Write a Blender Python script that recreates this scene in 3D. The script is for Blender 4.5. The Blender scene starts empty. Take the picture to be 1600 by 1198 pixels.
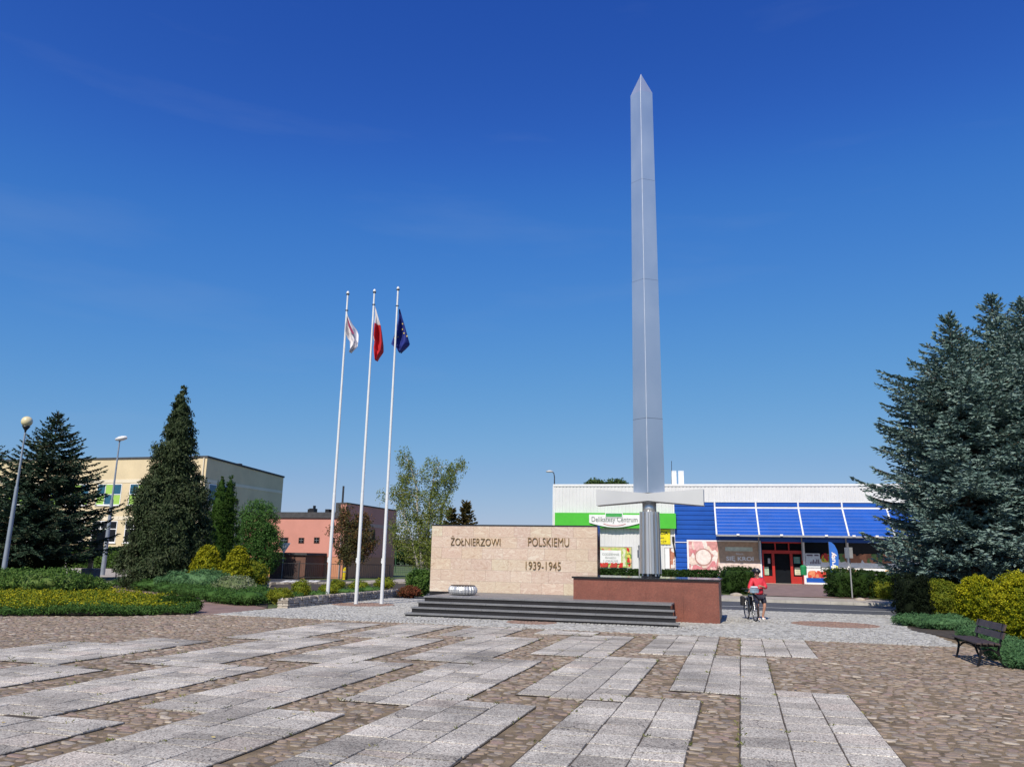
import bpy, math, random
import numpy as np
from mathutils import Vector, Matrix, noise
random.seed(7); rng = np.random.default_rng(7)
S = bpy.context.scene; COL = S.collection
PI = math.pi; R = math.radians

# ---------------------------------------------------------------- camera
F_PX, EYE, PITCH, ROLL = 1223.5, 1.85, 0.2192, 0.01898
CF = Vector((0, math.cos(PITCH), math.sin(PITCH)))
_u0 = Vector((0, -math.sin(PITCH), math.cos(PITCH))); _r0 = Vector((1, 0, 0))
CR = _r0*math.cos(ROLL) + _u0*math.sin(ROLL); CU = -_r0*math.sin(ROLL) + _u0*math.cos(ROLL)
cam = bpy.data.cameras.new('camera'); cam.sensor_width = 36; cam.lens = 36*F_PX/1600
cam.clip_start = 0.1; cam.clip_end = 5000
co = bpy.data.objects.new('camera', cam); COL.objects.link(co)
mw = Matrix((CR, CU, -CF)).transposed().to_4x4(); mw.translation = Vector((0, 0, EYE)); co.matrix_world = mw
S.camera = co

# ---------------------------------------------------------------- sky, sun, exposure
SUN_AZ, SUN_EL = R(21), R(46)          # the sun stands behind the viewer, 21 degrees to the left
w = bpy.data.worlds.new('World'); S.world = w; w.use_nodes = True
nt = w.node_tree; bg = nt.nodes['Background']
sky = nt.nodes.new('ShaderNodeTexSky'); sky.sky_type = 'NISHITA'; sky.sun_disc = False
sky.sun_elevation = SUN_EL; sky.sun_rotation = PI + SUN_AZ
sky.air_density = 1.0; sky.dust_density = 0.35; sky.ozone_density = 3.0; sky.altitude = 0
gm = nt.nodes.new('ShaderNodeGamma'); gm.inputs[1].default_value = 1.0
hs = nt.nodes.new('ShaderNodeHueSaturation'); hs.inputs['Saturation'].default_value = 1.0
K = 0.075
sc1 = nt.nodes.new('ShaderNodeVectorMath'); sc1.operation = 'SCALE'; sc1.inputs['Scale'].default_value = K
cv = nt.nodes.new('ShaderNodeRGBCurve')
for ch, pts in enumerate(([(0,0),(.061,.0195),(.1007,.052),(.269,.20),(.34,.262),(1,.85)],[(0,0),(.1068,.087),(.172,.202),(.4065,.407),(.47,.435),(1,.9)],[(0,0),(.205,.415),(.305,.59),(.527,.68),(.60,.70),(1,.97)])):
    c = cv.mapping.curves[ch]; c.points[0].location = pts[0]; c.points[-1].location = pts[-1]
    for p in pts[1:-1]: c.points.new(*p)
cv.mapping.extend = 'EXTRAPOLATED'; cv.mapping.update()
sc2 = nt.nodes.new('ShaderNodeVectorMath'); sc2.operation = 'SCALE'; sc2.inputs['Scale'].default_value = 1/K
nt.links.new(sky.outputs[0], gm.inputs[0]); nt.links.new(gm.outputs[0], sc1.inputs[0]); nt.links.new(sc1.outputs[0], cv.inputs['Color']); nt.links.new(cv.outputs[0], sc2.inputs[0]); nt.links.new(sc2.outputs[0], hs.inputs['Color'])
# a few faint streaks of high cloud
tc = nt.nodes.new('ShaderNodeTexCoord'); mp = nt.nodes.new('ShaderNodeMapping'); mp.inputs['Scale'].default_value = (1.2, 1.2, 7)
mp.inputs['Rotation'].default_value = (0.12, 0.1, 0)
nz = nt.nodes.new('ShaderNodeTexNoise'); nz.inputs['Scale'].default_value = 1.6; nz.inputs['Detail'].default_value = 6; nz.inputs['Roughness'].default_value = .55
rp = nt.nodes.new('ShaderNodeMapRange'); rp.inputs[1].default_value = .56; rp.inputs[2].default_value = .82; rp.inputs[3].default_value = 0; rp.inputs[4].default_value = .085
mx = nt.nodes.new('ShaderNodeMixRGB'); mx.inputs[2].default_value = (6.0, 7.0, 8.5, 1)
nt.links.new(tc.outputs['Generated'], mp.inputs[0]); nt.links.new(mp.outputs[0], nz.inputs[0]); nt.links.new(nz.outputs[0], rp.inputs[0])
nt.links.new(rp.outputs[0], mx.inputs[0]); nt.links.new(hs.outputs[0], mx.inputs[1]); nt.links.new(mx.outputs[0], bg.inputs[0])
bg.inputs[1].default_value = 0.075
sun = bpy.data.lights.new('sun', 'SUN'); sun.energy = 4.9; sun.angle = R(.53); sun.color = (1, .92, .78)
so = bpy.data.objects.new('sun', sun); COL.objects.link(so)
sd = Vector((math.sin(SUN_AZ)*math.cos(SUN_EL), math.cos(SUN_AZ)*math.cos(SUN_EL), -math.sin(SUN_EL)))
so.rotation_euler = sd.to_track_quat('-Z', 'Y').to_euler(); so.location = (-30, -60, 80)
S.view_settings.view_transform = 'Standard'; S.view_settings.look = 'None'; S.view_settings.exposure = 0; S.view_settings.gamma = 1
S.render.engine = 'CYCLES'; S.cycles.max_bounces = 6; S.cycles.transparent_max_bounces = 8

# ---------------------------------------------------------------- measuring helpers
def ray(x, y): return CF*F_PX + CR*(x-800) - CU*(y-599)
def G(x, y, z=0.0):
    d = ray(x, y); t = (z-EYE)/d.z; return Vector((d.x*t, d.y*t, z))
def D(x, y, Y):
    d = ray(x, y); t = Y/d.y; return Vector((d.x*t, Y, EYE+d.z*t))
TH = 0.281484
CT, ST = math.cos(TH), math.sin(TH)
def W(a, b, z=0.0): return Vector((a*CT+b*ST, -a*ST+b*CT, z))
def AB(p): return (p[0]*CT-p[1]*ST, p[0]*ST+p[1]*CT)

# ---------------------------------------------------------------- object helpers
class MB:
    """collects vertices and faces of one mesh"""
    def __init__(s): s.v = []; s.f = []; s.mi = []; s.cur = 0
    def add(s, vs, fs):
        n = len(s.v); s.v += [tuple(p) for p in vs]; s.f += [tuple(i+n for i in f) for f in fs]; s.mi += [s.cur]*len(fs); return s
    def box(s, x0, x1, y0, y1, z0, z1, tf=None):
        vs = [(x0,y0,z0),(x1,y0,z0),(x1,y1,z0),(x0,y1,z0),(x0,y0,z1),(x1,y0,z1),(x1,y1,z1),(x0,y1,z1)]
        if tf: vs = [tf(*p) for p in vs]
        return s.add(vs, [(0,3,2,1),(4,5,6,7),(0,1,5,4),(1,2,6,5),(2,3,7,6),(3,0,4,7)])
    def cbox(s, x0, x1, y0, y1, z0, z1, c=.01):
        """box with chamfered vertical and top edges"""
        a = [(x0+c,y0),(x1-c,y0),(x1,y0+c),(x1,y1-c),(x1-c,y1),(x0+c,y1),(x0,y1-c),(x0,y0+c)]
        t = [(min(max(x,x0+c),x1-c), min(max(y,y0+c),y1-c)) for x, y in a]
        vs = [(x,y,z0) for x,y in a]+[(x,y,z1-c) for x,y in a]+[(x,y,z1) for x,y in t]
        fs = [tuple(range(7,-1,-1))]
        for k in range(8):
            j = (k+1)%8; fs += [(k,j,8+j,8+k),(8+k,8+j,16+j,16+k)]
        top = [16+k for k in range(8)]; fs.append(tuple(top))
        return s.add(vs, fs)
    def prism(s, poly, z0, z1):
        n = len(poly)
        vs = [(x,y,z0) for x,y in poly]+[(x,y,z1) for x,y in poly]
        return s.add(vs, [tuple(range(n-1,-1,-1)), tuple(range(n,2*n))]+[(i,(i+1)%n,n+(i+1)%n,n+i) for i in range(n)])
    def tube(s, pts, rs, n=8, cap=True):
        pts = [Vector(p) for p in pts]
        if not hasattr(rs, '__len__'): rs = [rs]*len(pts)
        vs = []; fs = []
        for i, p in enumerate(pts):
            d = (pts[min(i+1,len(pts)-1)]-pts[max(i-1,0)]).normalized()
            u = d.orthogonal().normalized() if i == 0 else (u - d*u.dot(d)).normalized()
            v = d.cross(u)
            vs += [p+(u*math.cos(2*PI*k/n)+v*math.sin(2*PI*k/n))*rs[i] for k in range(n)]
        for i in range(len(pts)-1):
            for k in range(n):
                j = (k+1)%n; fs.append((i*n+k, i*n+j, (i+1)*n+j, (i+1)*n+k))
        if cap: fs += [tuple(range(n-1,-1,-1)), tuple(range((len(pts)-1)*n, len(pts)*n))]
        return s.add(vs, fs)
    def lathe(s, prof, n=24, c=(0,0,0)):
        vs = []; fs = []
        for r, z in prof:
            vs += [(c[0]+r*math.cos(2*PI*k/n), c[1]+r*math.sin(2*PI*k/n), c[2]+z) for k in range(n)]
        for i in range(len(prof)-1):
            for k in range(n):
                j = (k+1)%n; fs.append((i*n+k, i*n+j, (i+1)*n+j, (i+1)*n+k))
        if prof[0][0] > 0: fs.append(tuple(range(n-1,-1,-1)))
        if prof[-1][0] > 0: fs.append(tuple(range((len(prof)-1)*n, len(prof)*n)))
        return s.add(vs, fs)
    def torus(s, c, R0, r0, axis, n=28, m=8):
        ax = Vector(axis).normalized(); u = ax.orthogonal().normalized(); v = ax.cross(u); c = Vector(c); vs=[]; fs=[]
        for i in range(n):
            a = 2*PI*i/n; d = u*math.cos(a)+v*math.sin(a)
            for k in range(m):
                b = 2*PI*k/m; vs.append(c+d*(R0+r0*math.cos(b))+ax*r0*math.sin(b))
        for i in range(n):
            for k in range(m):
                i2=(i+1)%n; k2=(k+1)%m; fs.append((i*m+k, i2*m+k, i2*m+k2, i*m+k2))
        return s.add(vs, fs)
    def build(s, name, m=None, parent=None, smooth=False, loc=None):
        me = bpy.data.meshes.new(name); me.from_pydata([tuple(p) for p in s.v], [], s.f)
        for x in (m if isinstance(m, (list, tuple)) else [m]):
            if x: me.materials.append(x)
        if any(s.mi): me.polygons.foreach_set('material_index', s.mi)
        if smooth: me.shade_smooth()
        me.update()
        o = bpy.data.objects.new(name, me); COL.objects.link(o)
        if parent: o.parent = parent
        if loc: o.location = loc
        return o
def thing(name, label, cat, loc=(0,0,0), rotz=0.0, group=None):
    o = bpy.data.objects.new(name, None); COL.objects.link(o); o.empty_display_size = .2
    o.location = loc; o.rotation_euler = (0, 0, rotz); return tag(o, label, cat, group)
def tag(o, label, cat, group=None):
    o['label'] = label; o['category'] = cat
    if group: o['group'] = group
    return o
def kind(o, k='structure', label=None, cat=None):
    o['kind'] = k
    if label: o['label'] = label
    if cat: o['category'] = cat
    return o
def fastmesh(name, verts, nper, m, parent=None, smooth=False, faces=None):
    """verts (N*nper,3) array: N separate polygons of nper corners"""
    verts = np.asarray(verts, dtype=np.float32).reshape(-1, 3)
    me = bpy.data.meshes.new(name); n = len(verts)
    me.vertices.add(n); me.vertices.foreach_set('co', verts.ravel())
    if faces is None: idx = np.arange(n, dtype=np.int32); nf = n//nper
    else: idx = np.asarray(faces, dtype=np.int32).ravel(); nf = len(idx)//nper
    me.loops.add(len(idx)); me.loops.foreach_set('vertex_index', idx)
    me.polygons.add(nf); me.polygons.foreach_set('loop_start', np.arange(0, nf*nper, nper, dtype=np.int32))
    me.polygons.foreach_set('loop_total', np.full(nf, nper, dtype=np.int32))
    if m: me.materials.append(m)
    me.update(calc_edges=True)
    if smooth: me.shade_smooth()
    o = bpy.data.objects.new(name, me); COL.objects.link(o)
    if parent: o.parent = parent
    return o
def text_mesh(txt, w_, h_, ext, m, parent, loc, name='lettering', facing='y', align='c', weight=0.0, rot=None):
    """lettering as a mesh scaled to w_ x h_ metres; stands upright facing -y"""
    cu = bpy.data.curves.new('t', 'FONT'); cu.body = txt; cu.size = 1; cu.extrude = .02; cu.resolution_u = 3; cu.offset = weight
    cu.align_x = 'CENTER'
    to = bpy.data.objects.new('t', cu); COL.objects.link(to)
    me = bpy.data.meshes.new_from_object(to.evaluated_get(bpy.context.evaluated_depsgraph_get()))
    bpy.data.objects.remove(to)
    n = len(me.vertices); v = np.zeros(n*3); me.vertices.foreach_get('co', v); v = v.reshape(-1, 3)
    mn, mxx = v.min(0), v.max(0); c = (mn+mxx)/2
    x = (v[:,0]-c[0])/(mxx[0]-mn[0])*w_; y = (v[:,1]-c[1])/(mxx[1]-mn[1])*h_; z = v[:,2]/.02*ext
    if rot: x, y = x*math.cos(rot)-y*math.sin(rot), x*math.sin(rot)+y*math.cos(rot)
    out = np.stack([x, -z, y], 1); me.vertices.foreach_set('co', out.ravel())
    me.materials.clear(); me.materials.append(m); me.update(); me.name = name
    o = bpy.data.objects.new(name, me); COL.objects.link(o); o.parent = parent; o.location = loc
    return o

# ---------------------------------------------------------------- materials
def _mat(name):
    m = bpy.data.materials.new(name); m.use_nodes = True; return m, m.node_tree, m.node_tree.nodes['Principled BSDF']
def N(nt, t, **kw):
    n = nt.nodes.new('ShaderNode'+t)
    for k, v in kw.items():
        if k in n.inputs: n.inputs[k].default_value = v
        else: setattr(n, k, v)
    return n
def ramp(nt, stops, interp='LINEAR'):
    n = nt.nodes.new('ShaderNodeValToRGB'); cr = n.color_ramp; cr.interpolation = interp
    while len(cr.elements) < len(stops): cr.elements.new(.5)
    for e, (p, c) in zip(cr.elements, stops): e.position = p; e.color = (*c, 1)
    return n
def M(name, col, rough=.6, metal=0.0, var=.12, scale=3.0, bump=0.0, bscale=30.0, spec=.5, coat=0.0, stretch=None):
    """painted, stone or metal surface: base colour with large soft variation and fine bump"""
    m, nt, p = _mat(name); L = nt.links.new
    tc = N(nt, 'TexCoord'); mp = N(nt, 'Mapping')
    if stretch: mp.inputs['Scale'].default_value = stretch
    L(tc.outputs['Object'], mp.inputs[0])
    n1 = N(nt, 'TexNoise', Scale=scale, Detail=6.0, Roughness=.6); L(mp.outputs[0], n1.inputs[0])
    dk = tuple(max(0, c*(1-var*1.6)) for c in col); lt = tuple(min(1, c*(1+var)) for c in col)
    r = ramp(nt, [(.3, dk), (.7, lt)]); L(n1.outputs[0], r.inputs[0]); L(r.outputs[0], p.inputs['Base Color'])
    p.inputs['Roughness'].default_value = rough; p.inputs['Metallic'].default_value = metal
    p.inputs['Specular IOR Level'].default_value = spec; p.inputs['Coat Weight'].default_value = coat
    if bump:
        n2 = N(nt, 'TexNoise', Scale=bscale, Detail=5.0, Roughness=.65); L(mp.outputs[0], n2.inputs[0])
        b = N(nt, 'Bump', Strength=bump, Distance=.02); L(n2.outputs[0], b.inputs['Height']); L(b.outputs[0], p.inputs['Normal'])
    return m
def leafmat(name, cols, rough=.55, trans=.25, patch=1.2):
    """each leaf its own tone, drifting in patches through the crown"""
    m, nt, p = _mat(name); L = nt.links.new
    g = N(nt, 'NewGeometry'); tc = N(nt, 'TexCoord'); nz = N(nt, 'TexNoise', Scale=patch, Detail=3.0); L(tc.outputs['Object'], nz.inputs[0])
    ma = N(nt, 'Math', operation='MULTIPLY'); ma.inputs[1].default_value = .6; L(g.outputs['Random Per Island'], ma.inputs[0])
    mr = N(nt, 'MapRange'); mr.inputs[1].default_value=.3; mr.inputs[2].default_value=.7; mr.inputs[3].default_value=0; mr.inputs[4].default_value=.4; L(nz.outputs[0], mr.inputs[0])
    ad = N(nt, 'Math', operation='ADD'); L(ma.outputs[0], ad.inputs[0]); L(mr.outputs[0], ad.inputs[1])
    r = ramp(nt, [(i/(len(cols)-1), c) for i, c in enumerate(cols)]); L(ad.outputs[0], r.inputs[0]); L(r.outputs[0], p.inputs['Base Color'])
    p.inputs['Roughness'].default_value = rough; p.inputs['Specular IOR Level'].default_value = .08
    t = N(nt, 'BsdfTranslucent'); L(r.outputs[0], t.inputs[0]); mx = N(nt, 'MixShader', Fac=trans)
    mx.inputs[0].default_value = trans
    L(p.outputs[0], mx.inputs[1]); L(t.outputs[0], mx.inputs[2]); L(mx.outputs[0], nt.nodes['Material Output'].inputs[0])
    return m
def emitless(name, col, **k): return M(name, col, **k)

def cobble_mat():
    m, nt, p = _mat('fieldstone_cobbles'); L = nt.links.new
    tc = N(nt, 'TexCoord'); wn = N(nt, 'TexNoise', Scale=3.0, Detail=2.0); L(tc.outputs['Object'], wn.inputs[0])
    ws = N(nt, 'VectorMath', operation='SCALE'); ws.inputs['Scale'].default_value = .12; L(wn.outputs['Color'], ws.inputs[0])
    wa = N(nt, 'VectorMath', operation='ADD'); L(tc.outputs['Object'], wa.inputs[0]); L(ws.outputs[0], wa.inputs[1])
    mp = N(nt, 'Mapping'); mp.inputs['Rotation'].default_value = (0,0,.3); mp.inputs['Scale'].default_value = (6.2, 8.6, 8); L(wa.outputs[0], mp.inputs[0])
    v = N(nt, 'TexVoronoi', Scale=1.0); v.voronoi_dimensions = '2D'; L(mp.outputs[0], v.inputs['Vector'])
    e = N(nt, 'TexVoronoi', Scale=1.0); e.voronoi_dimensions = '2D'; e.feature = 'DISTANCE_TO_EDGE'; L(mp.outputs[0], e.inputs['Vector'])
    sep = N(nt, 'SeparateColor'); L(v.outputs['Color'], sep.inputs[0])
    r = ramp(nt, [(0,(.125,.085,.06)),(.2,(.26,.185,.13)),(.4,(.34,.24,.18)),(.55,(.22,.16,.125)),(.7,(.38,.26,.21)),(.85,(.30,.25,.21)),(1,(.46,.38,.31))])
    L(sep.outputs[0], r.inputs[0])
    sp = N(nt, 'TexNoise', Scale=90.0, Detail=4.0); L(tc.outputs['Object'], sp.inputs[0])
    spr = N(nt, 'MapRange'); spr.inputs[1].default_value=.25; spr.inputs[2].default_value=.75; spr.inputs[3].default_value=.7; spr.inputs[4].default_value=1.3; L(sp.outputs[0], spr.inputs[0])
    mu = N(nt, 'VectorMath', operation='SCALE'); L(r.outputs[0], mu.inputs[0]); L(spr.outputs[0], mu.inputs['Scale'])
    # sandy joints, filled unevenly
    jn = N(nt, 'TexNoise', Scale=1.7, Detail=4.0); L(tc.outputs['Object'], jn.inputs[0])
    jw = N(nt, 'MapRange'); jw.inputs[1].default_value=.3; jw.inputs[2].default_value=.7; jw.inputs[3].default_value=.03; jw.inputs[4].default_value=.16; L(jn.outputs[0], jw.inputs[0])
    sb = N(nt, 'Math', operation='SUBTRACT'); L(e.outputs['Distance'], sb.inputs[0]); L(jw.outputs[0], sb.inputs[1])
    jr = N(nt, 'MapRange'); jr.inputs[1].default_value=-.03; jr.inputs[2].default_value=.05; L(sb.outputs[0], jr.inputs[0])
    soil = ramp(nt, [(.3,(.17,.115,.075)),(.5,(.30,.215,.14)),(.7,(.13,.10,.065))]); L(sp.outputs[0], soil.inputs[0])
    mx = N(nt, 'MixRGB'); L(jr.outputs[0], mx.inputs[0]); L(soil.outputs[0], mx.inputs[1]); L(mu.outputs[0], mx.inputs[2])
    # broad wear
    bn = N(nt, 'TexNoise', Scale=.45, Detail=5.0); L(tc.outputs['Object'], bn.inputs[0])
    br = N(nt, 'MapRange'); br.inputs[1].default_value=.3; br.inputs[2].default_value=.7; br.inputs[3].default_value=.86; br.inputs[4].default_value=1.12; L(bn.outputs[0], br.inputs[0])
    m2 = N(nt, 'VectorMath', operation='SCALE'); L(mx.outputs[0], m2.inputs[0]); L(br.outputs[0], m2.inputs['Scale']); L(m2.outputs[0], p.inputs['Base Color'])
    p.inputs['Roughness'].default_value = .82
    hr = N(nt, 'MapRange'); hr.inputs[1].default_value=0; hr.inputs[2].default_value=.35; hr.interpolation_type='SMOOTHSTEP'; L(e.outputs['Distance'], hr.inputs[0])
    hh = N(nt, 'Math', operation='MULTIPLY_ADD'); hh.inputs[1].default_value = .12; L(sp.outputs[0], hh.inputs[0]); L(hr.outputs[0], hh.inputs[2])
    b = N(nt, 'Bump', Strength=1.0, Distance=.035); L(hh.outputs[0], b.inputs['Height']); L(b.outputs[0], p.inputs['Normal'])
    return m
def slab_mat():
    m, nt, p = _mat('exposed_aggregate_slab'); L = nt.links.new
    tc = N(nt, 'TexCoord'); g = N(nt, 'NewGeometry')
    v = N(nt, 'TexVoronoi', Scale=75.0); v.voronoi_dimensions='2D'; L(tc.outputs['Object'], v.inputs['Vector'])
    sep = N(nt, 'SeparateColor'); L(v.outputs['Color'], sep.inputs[0])
    r = ramp(nt, [(0,(.16,.145,.135)),(.18,(.36,.335,.31)),(.4,(.52,.49,.455)),(.7,(.64,.61,.565)),(.9,(.78,.76,.71)),(1,(.46,.36,.31))]); L(sep.outputs[1], r.inputs[0])
    ti = ramp(nt, [(0,(.64,.61,.56)),(.2,(.76,.725,.67)),(.45,(.85,.82,.765)),(.7,(.92,.89,.83)),(.88,(1.0,.97,.91)),(1,(.88,.80,.73))]); L(g.outputs['Random Per Island'], ti.inputs[0])
    mu = N(nt, 'MixRGB', blend_type='MULTIPLY'); mu.inputs[0].default_value=1; L(r.outputs[0], mu.inputs[1]); L(ti.outputs[0], mu.inputs[2])
    n = N(nt, 'TexNoise', Scale=.55, Detail=8.0, Roughness=.65); L(tc.outputs['Object'], n.inputs[0])
    nr = N(nt, 'MapRange'); nr.inputs[1].default_value=.36; nr.inputs[2].default_value=.58; nr.inputs[3].default_value=.58; nr.inputs[4].default_value=1.1; L(n.outputs[0], nr.inputs[0])
    m2 = N(nt, 'VectorMath', operation='SCALE'); L(mu.outputs[0], m2.inputs[0]); L(nr.outputs[0], m2.inputs['Scale'])
    # cracks in some slabs
    cv = N(nt, 'TexVoronoi', Scale=1.15); cv.voronoi_dimensions='2D'; cv.feature='DISTANCE_TO_EDGE'
    cn = N(nt, 'TexNoise', Scale=6.0, Detail=3.0); L(tc.outputs['Object'], cn.inputs[0])
    cs = N(nt, 'VectorMath', operation='SCALE'); cs.inputs['Scale'].default_value=.25; L(cn.outputs['Color'], cs.inputs[0])
    ca = N(nt, 'VectorMath', operation='ADD'); L(tc.outputs['Object'], ca.inputs[0]); L(cs.outputs[0], ca.inputs[1]); L(ca.outputs[0], cv.inputs['Vector'])
    cr = N(nt, 'MapRange'); cr.inputs[1].default_value=.003; cr.inputs[2].default_value=.009; L(cv.outputs['Distance'], cr.inputs[0])
    gt = N(nt, 'Math', operation='GREATER_THAN'); gt.inputs[1].default_value=.28; L(g.outputs['Random Per Island'], gt.inputs[0])
    mxx = N(nt, 'Math', operation='MAXIMUM'); L(cr.outputs[0], mxx.inputs[0]); L(gt.outputs[0], mxx.inputs[1])
    m3 = N(nt, 'MixRGB'); m3.inputs[1].default_value=(.06,.05,.045,1); L(mxx.outputs[0], m3.inputs[0]); L(m2.outputs[0], m3.inputs[2]); L(m3.outputs[0], p.inputs['Base Color'])
    b = N(nt, 'Bump', Strength=.35, Distance=.008); L(v.outputs['Distance'], b.inputs['Height']); L(b.outputs[0], p.inputs['Normal'])
    p.inputs['Roughness'].default_value=.8
    return m
def island_mat(name, cols, rough=.8, bump=.5, bscale=40, metal=0):
    m, nt, p = _mat(name); L = nt.links.new
    g = N(nt, 'NewGeometry'); tc = N(nt, 'TexCoord')
    r = ramp(nt, [(i/(len(cols)-1), c) for i, c in enumerate(cols)]); L(g.outputs['Random Per Island'], r.inputs[0])
    n = N(nt, 'TexNoise', Scale=bscale, Detail=5.0); L(tc.outputs['Object'], n.inputs[0])
    nr = N(nt, 'MapRange'); nr.inputs[1].default_value=.3; nr.inputs[2].default_value=.7; nr.inputs[3].default_value=.8; nr.inputs[4].default_value=1.15; L(n.outputs[0], nr.inputs[0])
    mu = N(nt, 'VectorMath', operation='SCALE'); L(r.outputs[0], mu.inputs[0]); L(nr.outputs[0], mu.inputs['Scale']); L(mu.outputs[0], p.inputs['Base Color'])
    b = N(nt, 'Bump', Strength=bump, Distance=.01); L(n.outputs[0], b.inputs['Height']); L(b.outputs[0], p.inputs['Normal'])
    p.inputs['Roughness'].default_value=rough; return m
def veined_mat(name):
    m, nt, p = _mat(name); L = nt.links.new
    g = N(nt, 'NewGeometry'); tc = N(nt, 'TexCoord')
    of = N(nt, 'Math', operation='MULTIPLY'); of.inputs[1].default_value=37; L(g.outputs['Random Per Island'], of.inputs[0])
    ad = N(nt, 'VectorMath', operation='ADD'); L(tc.outputs['Object'], ad.inputs[0]); L(of.outputs[0], ad.inputs[1])
    mp = N(nt, 'Mapping'); mp.inputs['Scale'].default_value=(1.3,1,3.4); mp.inputs['Rotation'].default_value=(0,.35,0); L(ad.outputs[0], mp.inputs[0])
    n = N(nt, 'TexNoise', Scale=1.6, Detail=8.0, Roughness=.62, Distortion=1.6); L(mp.outputs[0], n.inputs[0])
    r = ramp(nt, [(.25,(.38,.27,.21)),(.38,(.55,.43,.345)),(.47,(.62,.53,.44)),(.53,(.51,.38,.31)),(.57,(.63,.54,.455)),(.68,(.65,.58,.485)),(.8,(.56,.47,.345))]); L(n.outputs[0], r.inputs[0])
    ti = ramp(nt, [(0,(1,.95,.86)),(.3,(.93,.86,.86)),(.6,(1.04,1.03,1.0)),(.8,(.98,.89,.87)),(1,(.97,1.0,.9))]); L(g.outputs['Random Per Island'], ti.inputs[0])
    mu = N(nt, 'MixRGB', blend_type='MULTIPLY'); mu.inputs[0].default_value=1; L(r.outputs[0], mu.inputs[1]); L(ti.outputs[0], mu.inputs[2]); L(mu.outputs[0], p.inputs['Base Color'])
    p.inputs['Roughness'].default_value=.55; return m
def granite_mat(name, cols, scale=70, rough=.25):
    m, nt, p = _mat(name); L = nt.links.new
    tc = N(nt, 'TexCoord'); v = N(nt, 'TexVoronoi', Scale=scale); L(tc.outputs['Object'], v.inputs['Vector'])
    sep = N(nt, 'SeparateColor'); L(v.outputs['Color'], sep.inputs[0])
    r = ramp(nt, [(i/(len(cols)-1), c) for i, c in enumerate(cols)]); L(sep.outputs[0], r.inputs[0])
    n = N(nt, 'TexNoise', Scale=2.2, Detail=5.0); L(tc.outputs['Object'], n.inputs[0])
    nr = N(nt, 'MapRange'); nr.inputs[1].default_value=.3; nr.inputs[2].default_value=.7; nr.inputs[3].default_value=.82; nr.inputs[4].default_value=1.15; L(n.outputs[0], nr.inputs[0])
    mu = N(nt, 'VectorMath', operation='SCALE'); L(r.outputs[0], mu.inputs[0]); L(nr.outputs[0], mu.inputs['Scale']); L(mu.outputs[0], p.inputs['Base Color'])
    p.inputs['Roughness'].default_value=rough; return m
def steel_mat(name, col=(.55,.58,.62), rough=.38, metal=.9):
    m, nt, p = _mat(name); L = nt.links.new
    tc = N(nt, 'TexCoord'); mp = N(nt, 'Mapping'); mp.inputs['Scale'].default_value=(.5,.5,.35); L(tc.outputs['Object'], mp.inputs[0])
    n = N(nt, 'TexNoise', Scale=1.1, Detail=7.0); L(mp.outputs[0], n.inputs[0])
    r = ramp(nt, [(.3,tuple(c*.93 for c in col)),(.7,tuple(min(1,c*1.05) for c in col))]); L(n.outputs[0], r.inputs[0]); L(r.outputs[0], p.inputs['Base Color'])
    rr = N(nt, 'MapRange'); rr.inputs[3].default_value=rough*.8; rr.inputs[4].default_value=rough*1.25; L(n.outputs[0], rr.inputs[0]); L(rr.outputs[0], p.inputs['Roughness'])
    p.inputs['Metallic'].default_value=metal; return m

m_cobble = cobble_mat(); m_slab = slab_mat()
m_sett = island_mat('grey_setts', [(.22,.21,.19),(.33,.32,.30),(.43,.42,.39),(.37,.36,.33),(.50,.49,.46),(.28,.27,.24)], bump=.7)
m_settr = island_mat('red_setts', [(.23,.14,.10),(.31,.20,.15),(.27,.18,.14),(.20,.13,.10)], bump=.7)
m_sandy = M('sandy_soil_joints', (.225,.165,.10), .95, var=.38, scale=2.2, bump=.8, bscale=70)
m_fstone = island_mat('fieldstones', [(.12,.088,.064),(.22,.165,.12),(.30,.225,.165),(.24,.19,.15),(.33,.25,.185),(.165,.135,.11),(.32,.27,.22),(.26,.20,.14),(.29,.20,.165),(.20,.165,.125),(.47,.40,.32)], rough=.75, bump=.8, bscale=45)
m_joint = M('sandy_joint', (.20,.165,.12), .95, var=.3, scale=8)
m_soil = M('dark_soil', (.055,.042,.03), .95, var=.35, scale=4, bump=.8, bscale=20)
m_asph = M('asphalt', (.075,.077,.083), .85, var=.15, scale=1.5, bump=.4, bscale=120)
m_paint = M('road_paint', (.72,.72,.70), .7, var=.12, scale=8)
m_pave = M('pale_pavement', (.40,.355,.30), .85, var=.16, scale=1.3, bump=.3, bscale=60)
m_redpave = M('red_brown_pavers', (.235,.155,.13), .85, var=.18, scale=1.5, bump=.5, bscale=25)
m_kerb = M('concrete_kerb', (.42,.40,.37), .85, var=.15, scale=3)
m_grass = M('dry_grass', (.105,.125,.035), .95, var=.35, scale=2.5, bump=1, bscale=60)
m_field = M('field_grass', (.085,.125,.035), .95, var=.3, scale=.15, bump=1, bscale=5)
m_white = M('white_paint', (.78,.78,.79), .45, var=.05)
m_blade = steel_mat('brushed_steel', (.74,.755,.765), .44, .95)
m_guard = steel_mat('pale_steel', (.60,.60,.60), .5, .7)
m_grip = steel_mat('grip_steel', (.66,.66,.665), .36, .85)
m_black = M('black_paint', (.012,.012,.014), .45, var=.2)
m_blkgran = granite_mat('black_granite', [(.010,.010,.012),(.018,.018,.020),(.014,.014,.017),(.035,.035,.04)], 160, .13)
m_tread = granite_mat('flamed_black_granite', [(.13,.13,.135),(.19,.19,.195),(.16,.16,.17),(.25,.25,.255)], 160, .5)
m_redgran = granite_mat('red_granite', [(.18,.055,.036),(.27,.092,.062),(.22,.073,.05),(.10,.038,.03),(.33,.14,.10)], 110, .4)
m_stone = veined_mat('pink_veined_sandstone')
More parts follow.
